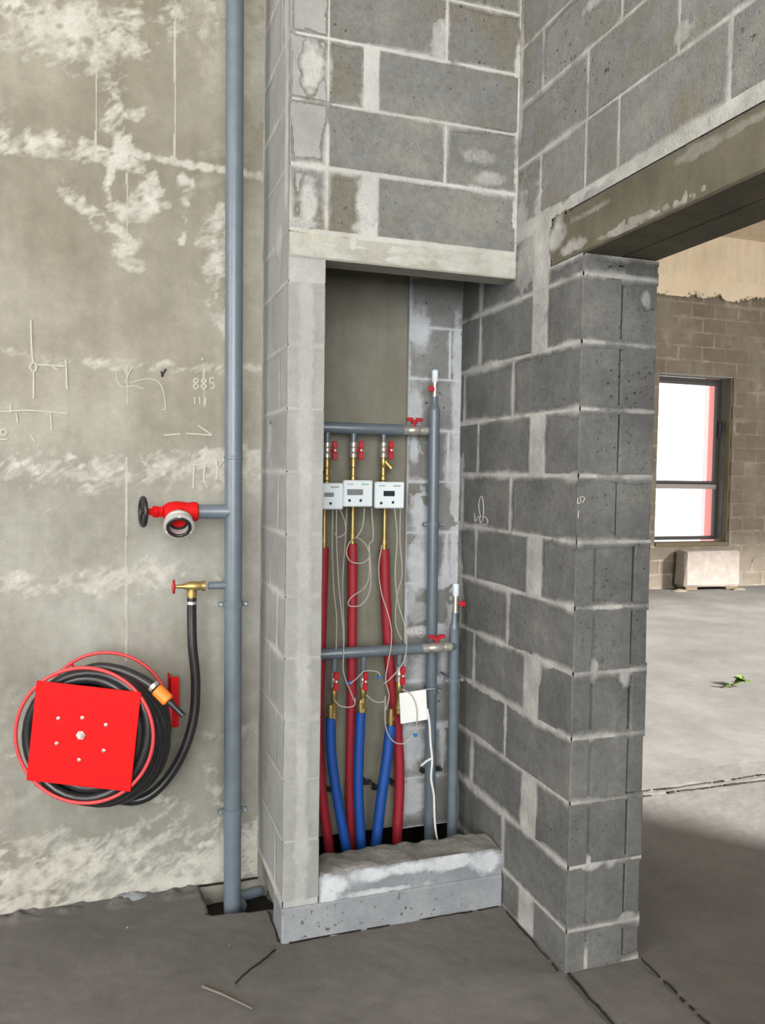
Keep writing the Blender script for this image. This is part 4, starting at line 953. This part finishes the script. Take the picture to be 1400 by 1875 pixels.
sleeve('blue_insulated_pipe', [(605, 1314, ZL), (606, 1375, ZL), (614, 1440, ZL), (632, 1545, ZL)], .0185, 'blue_foam', 'blue sleeved pipe nearest the niche jamb', GB, .045)
sleeve('blue_insulated_pipe', [(660, 1304, ZL), (657, 1380, ZL), (656, 1450, ZL), (661, 1548, ZL)], .0185, 'blue_foam', 'blue sleeved pipe hanging straight down in the middle', GB, .045)
sleeve('blue_insulated_pipe', [(715, 1328, ZL), (708, 1390, ZL), (698, 1460, ZL), (688, 1545, ZL)], .0200, 'blue_foam', 'blue sleeved pipe slanting to the lower left beside the red one', GB, .075)
# black pipe clips on the back wall
for x, y, lb in ((600, 1446, 'black pipe clip at the niche jamb, left of the blue sleeves'), (672, 1433, 'black pipe clip right of the straight blue sleeve'), (689, 1443, 'black pipe clip left of the slanting blue sleeve'), (722, 1434, 'black pipe clip behind the lower red sleeve'), (641, 1443, 'black pipe clip on the thin run of the middle red sleeve'), (777, 1412, 'black pipe clip near the white cable'), (800, 1408, 'black pipe clip between the two lower riser pipes')):
    p = PY(x, y, 2.95); t = thing('pipe_clip', lb, 'clip', (p.x, YW - .002, p.z), 'black pipe clips on the niche back')
    w = YW if p.x < 1.12 else YB
    mb = MB(); mb.box((p.x - .018, 2.94, p.z - .006), (p.x + .018, 2.965, p.z + .006), .003); mb.tube([(p.x, 2.955, p.z), (p.x, w + .004, p.z)], .005, 8); mb.build('bracket', M['black'], t)
    MB().lathe((p.x + .012, 2.942, p.z), (0, -1, 0), [(0, .006), (.006, .006), (.007, .003)], 6).build('bolt', M['black'], t)

# white card and cables
ca, cb = PY(733, 1268, 2.80), PY(781, 1320, 2.80)
cd = thing('white_card', 'blank white plastic card hanging beside the lower red lever', 'card', ((ca.x + cb.x) / 2, 2.80, cb.z))
mb = MB(); mb.box((ca.x, 2.80, cb.z), (cb.x, 2.808, ca.z), .002, Matrix.Rotation(math.radians(-4), 3, 'Y')); mb.build('plate', M['paper'], cd)
MB().tube([PY(770, 1264, 2.805), PY(783, 1262, 2.83), PY(797, 1261, 2.90)], .0025, 6).build('tie', M['white_wire'], cd, True)
def cable(name, label, pts, r=.0021, mat='wire', Y=2.79, group='thin grey meter cables', plugs=(), cat='cable'):
    P = [PY(p[0], p[1], p[2] if len(p) > 2 else Y) for p in pts]
    t = thing(name, label, cat, P[0], group)
    MB().tube(P, r, 6, smooth=5).build('cord', M[mat], t, True)
    for (x, y, y2) in plugs:
        p = PY(x, y, y2); MB().box(p - Vector((.008, .005, .006)), p + Vector((.008, .005, .006)), .002).build('plug', M['blue_plastic'], t)
    return t
cable('signal_cable', 'grey cable straight down from the leftmost meter', [(609, 934), (608, 1000), (611, 1080), (616, 1130), (615, 1200)], Y=2.83)
cable('signal_cable', 'grey cable from the leftmost meter to the first blue plug', [(616, 934), (616, 990), (620, 1070), (627, 1140), (629, 1190), (628, 1225), (634, 1248), (640, 1262), (649, 1285)], Y=2.81, plugs=((641, 1250, 2.81),))
cable('signal_cable', 'grey cable looping beside the leftmost meter', [(622, 933), (631, 955), (632, 975), (618, 984), (612, 975)], Y=2.84)
cable('signal_cable', 'grey cable coiled in a ring below the middle meter', [(667, 930), (664, 962), (654, 982), (640, 993), (634, 1012), (642, 1028), (662, 1031), (675, 1020), (670, 998), (655, 985), (642, 990)], Y=2.80)
cable('signal_cable', 'grey cable hanging in a long loop over the middle red sleeve', [(680, 930), (683, 985), (675, 1000), (676, 1050), (668, 1075), (645, 1092), (637, 1104), (642, 1110), (660, 1108), (674, 1090), (679, 1060), (676, 1000)], Y=2.80)
cable('signal_cable', 'grey cable crossing the right-hand red sleeve', [(699, 998), (693, 1040), (698, 1085), (709, 1120), (716, 1150), (716, 1180), (710, 1215), (706, 1245), (712, 1275), (706, 1300)], Y=2.80)
cable('signal_cable', 'grey cable bowing right from the right-hand meter to the lower lever', [(722, 931), (727, 985), (723, 1050), (728, 1100), (739, 1140), (744, 1175), (741, 1205), (730, 1225), (712, 1245), (702, 1252)], Y=2.80)
cable('signal_cable', 'grey cable hanging straight from the right corner of the right-hand meter', [(733, 931), (732, 990), (736, 1050), (727, 1090), (724, 1140), (735, 1172)], Y=2.85)
cable('signal_cable', 'grey cable linking the two blue plugs', [(641, 1252), (655, 1240), (667, 1229), (690, 1230), (697, 1240)], Y=2.80, plugs=((694, 1240, 2.80),))
cable('signal_cable', 'grey cable sagging between the first two blue sleeves', [(611, 1280), (620, 1291), (634, 1295), (648, 1292), (650, 1278)], Y=2.80)
cable('signal_cable', 'grey cable sagging between the middle and slanting blue sleeves', [(670, 1272), (680, 1281), (692, 1286), (704, 1284)], Y=2.80)
cable('signal_cable', 'grey cable sagging under the white card to a blue plug', [(705, 1275), (705, 1322), (711, 1346), (724, 1360), (741, 1361), (752, 1350), (759, 1345)], Y=2.80, plugs=((760, 1346, 2.80),))
cable('signal_cable', 'grey cable lying across the face of the white card', [(735, 1262), (748, 1268), (758, 1282), (763, 1305), (761, 1343)], Y=2.795)
cable('signal_cable', 'grey cable dropping behind the lower manifold near the middle red sleeve', [(635, 930), (632, 990), (627, 1070), (630, 1160), (628, 1200)], Y=2.87)
t = cable('white_cable', 'thick white cable hanging from the white card into the pit', [(782, 1298), (786, 1325), (788, 1360), (791, 1392), (789, 1425), (794, 1455), (795, 1490), (798, 1525), (806, 1560)], .0042, 'white_wire', 2.80, None)
MB().tube([PY(791, 1388, 2.80), PY(780, 1394, 2.80), PY(771, 1402, 2.79)], .0042, 8).build('branch_cord', M['white_wire'], t, True)

# ================================================================== small things on the floor
def stick(name, label, p, q, r, mat='twig'):
    A, B = PZ(*p, r + .003), PZ(*q, r + .003); t = (B - A)
    m = MB().tube([A, A + t * .4 + Vector((.003, .002, 0)), B], [r, r * .9, r * .6], 8); o = m.build(name, M[mat], None, True)
    return tag(o, label, 'stick')
stick('thin_stick', 'thin pale stick lying on the floor in front of the fire riser', (370, 1806), (462, 1847), .0035)
def lump(name, label, px, py, sx, sy, sz, mat, seed, cat='rubble'):
    p = PZ(px, py, 0); r = random.Random(seed); mb = MB(); n = 14; rings = []
    v = []; f = []
    for i in range(7):
        ph = math.pi / 2 * i / 6
        for k in range(n):
            a = 2 * math.pi * k / n; j = 1 + r.uniform(-.22, .22)
            v.append((p.x + sx * math.cos(a) * math.cos(ph) * j, p.y + sy * math.sin(a) * math.cos(ph) * j, sz * math.sin(ph) * (1 + r.uniform(-.15, .15)) - .004))
    for i in range(6):
        for k in range(n): f.append((i * n + k, i * n + (k + 1) % n, (i + 1) * n + (k + 1) % n, (i + 1) * n + k))
    f += [tuple(range(n))[::-1], tuple(6 * n + k for k in range(n))]
    return tag(mb.add(v, f).build(name, M[mat], None, True, 60), label, cat)
lump('mortar_lump', 'flat whitish mortar lump on the floor against the left wall', 238, 1643, .058, .028, .022, 'kerb', 3)
for i, (x, y, s, lb) in enumerate(((182, 1713, .005, 'tiny pale stone chip on the floor, nearest below the hose reel'), (233, 1698, .006, 'tiny pale stone chip on the floor below the mortar lump'), (275, 1722, .005, 'tiny dark stone chip on the floor left of the fire riser'), (420, 1730, .005, 'tiny stone chip on the floor in front of the fire riser'), (18, 1781, .004, 'tiny stone chip on the floor at the left edge'))):
    lump('stone_chip', lb, x, y, s, s, s, 'kerb' if i in (0, 1, 4) else 'rough_block', 20 + i, 'chip')
# light block leaning under the far window
bl = thing('aerated_block', 'big pale aerated block on the floor under the far window', 'block', (7.96, 9.3, 0))
def ablock():
    mb = MB().box((7.50, 9.13, .045), (8.44, 9.365, .545), .03); r = random.Random(5)
    mb.v = [tuple(Vector(p) + Vector((r.uniform(-.012, .012), r.uniform(-.01, .01), r.uniform(-.012, .012)))) for p in mb.v]
    mb.build('block_body', M['aerated'], bl)
    for x in (7.54, 8.22): MB().box((x, 9.16, 0), (x + .2, 9.35, .05), .008).build('packing_board', M['wood'], bl)
ablock()
for x, y, lb in ((1243, 1083, 'small dark lump standing in for shade at the left foot of the aerated block'), (1352, 1080, 'small dark lump standing in for shade at the right foot of the aerated block')):
    lump('foot_shade_lump', lb, x, y, .11, .05, .035, 'block_brown', int(x))  # dark lumps stand in for the block's shade on the floor
# green sprig
lp = PZ(1345, 1258, 0)
sp = thing('green_sprig', 'small fresh green leafy sprig lying on the far room floor', 'plant', lp)
mb = MB().tube([lp + Vector((-.10, .0, .008)), lp + Vector((-.02, .01, .02)), lp + Vector((.04, .0, .045)), lp + Vector((.07, -.01, .05))], [.004, .0035, .003, .002], 6, smooth=3); mb.build('stem', M['stem'], sp, True)
lr = random.Random(11)
for k in range(20):
    t = min(1, .25 + .75 * (k / 19) ** .7) if k > 3 else k / 6; c = lp + Vector((-.07 + .15 * t, lr.uniform(-.012, .012), .012 + .035 * t)); an = lr.uniform(0, 6.28); tilt = lr.uniform(.1, .9)
    dd = Vector((math.cos(an) * math.cos(tilt), math.sin(an) * math.cos(tilt), math.sin(tilt))); sd = dd.cross(Z).normalized(); nn = sd.cross(dd)
    Lf = lr.uniform(.045, .075); W = Lf * .36
    vs = []; fs = []
    for i in range(5):
        s = i / 4; ww = W * math.sin(math.pi * min(.98, max(.06, s)))
        mid = c + dd * Lf * s + nn * (-.25 * Lf * s * s)
        vs += [mid - sd * ww + nn * ww * .3, mid, mid + sd * ww + nn * ww * .3]
    n0 = len(vs); vs += [q - nn * .0008 for q in vs]
    for i in range(4):
        for j in range(2):
            a_ = i * 3 + j; fs.append((a_, a_ + 1, a_ + 4, a_ + 3)); fs.append((n0 + a_, n0 + a_ + 3, n0 + a_ + 4, n0 + a_ + 1))
    MB().add(vs, fs).build('leaf', M['leaf'], sp, True)
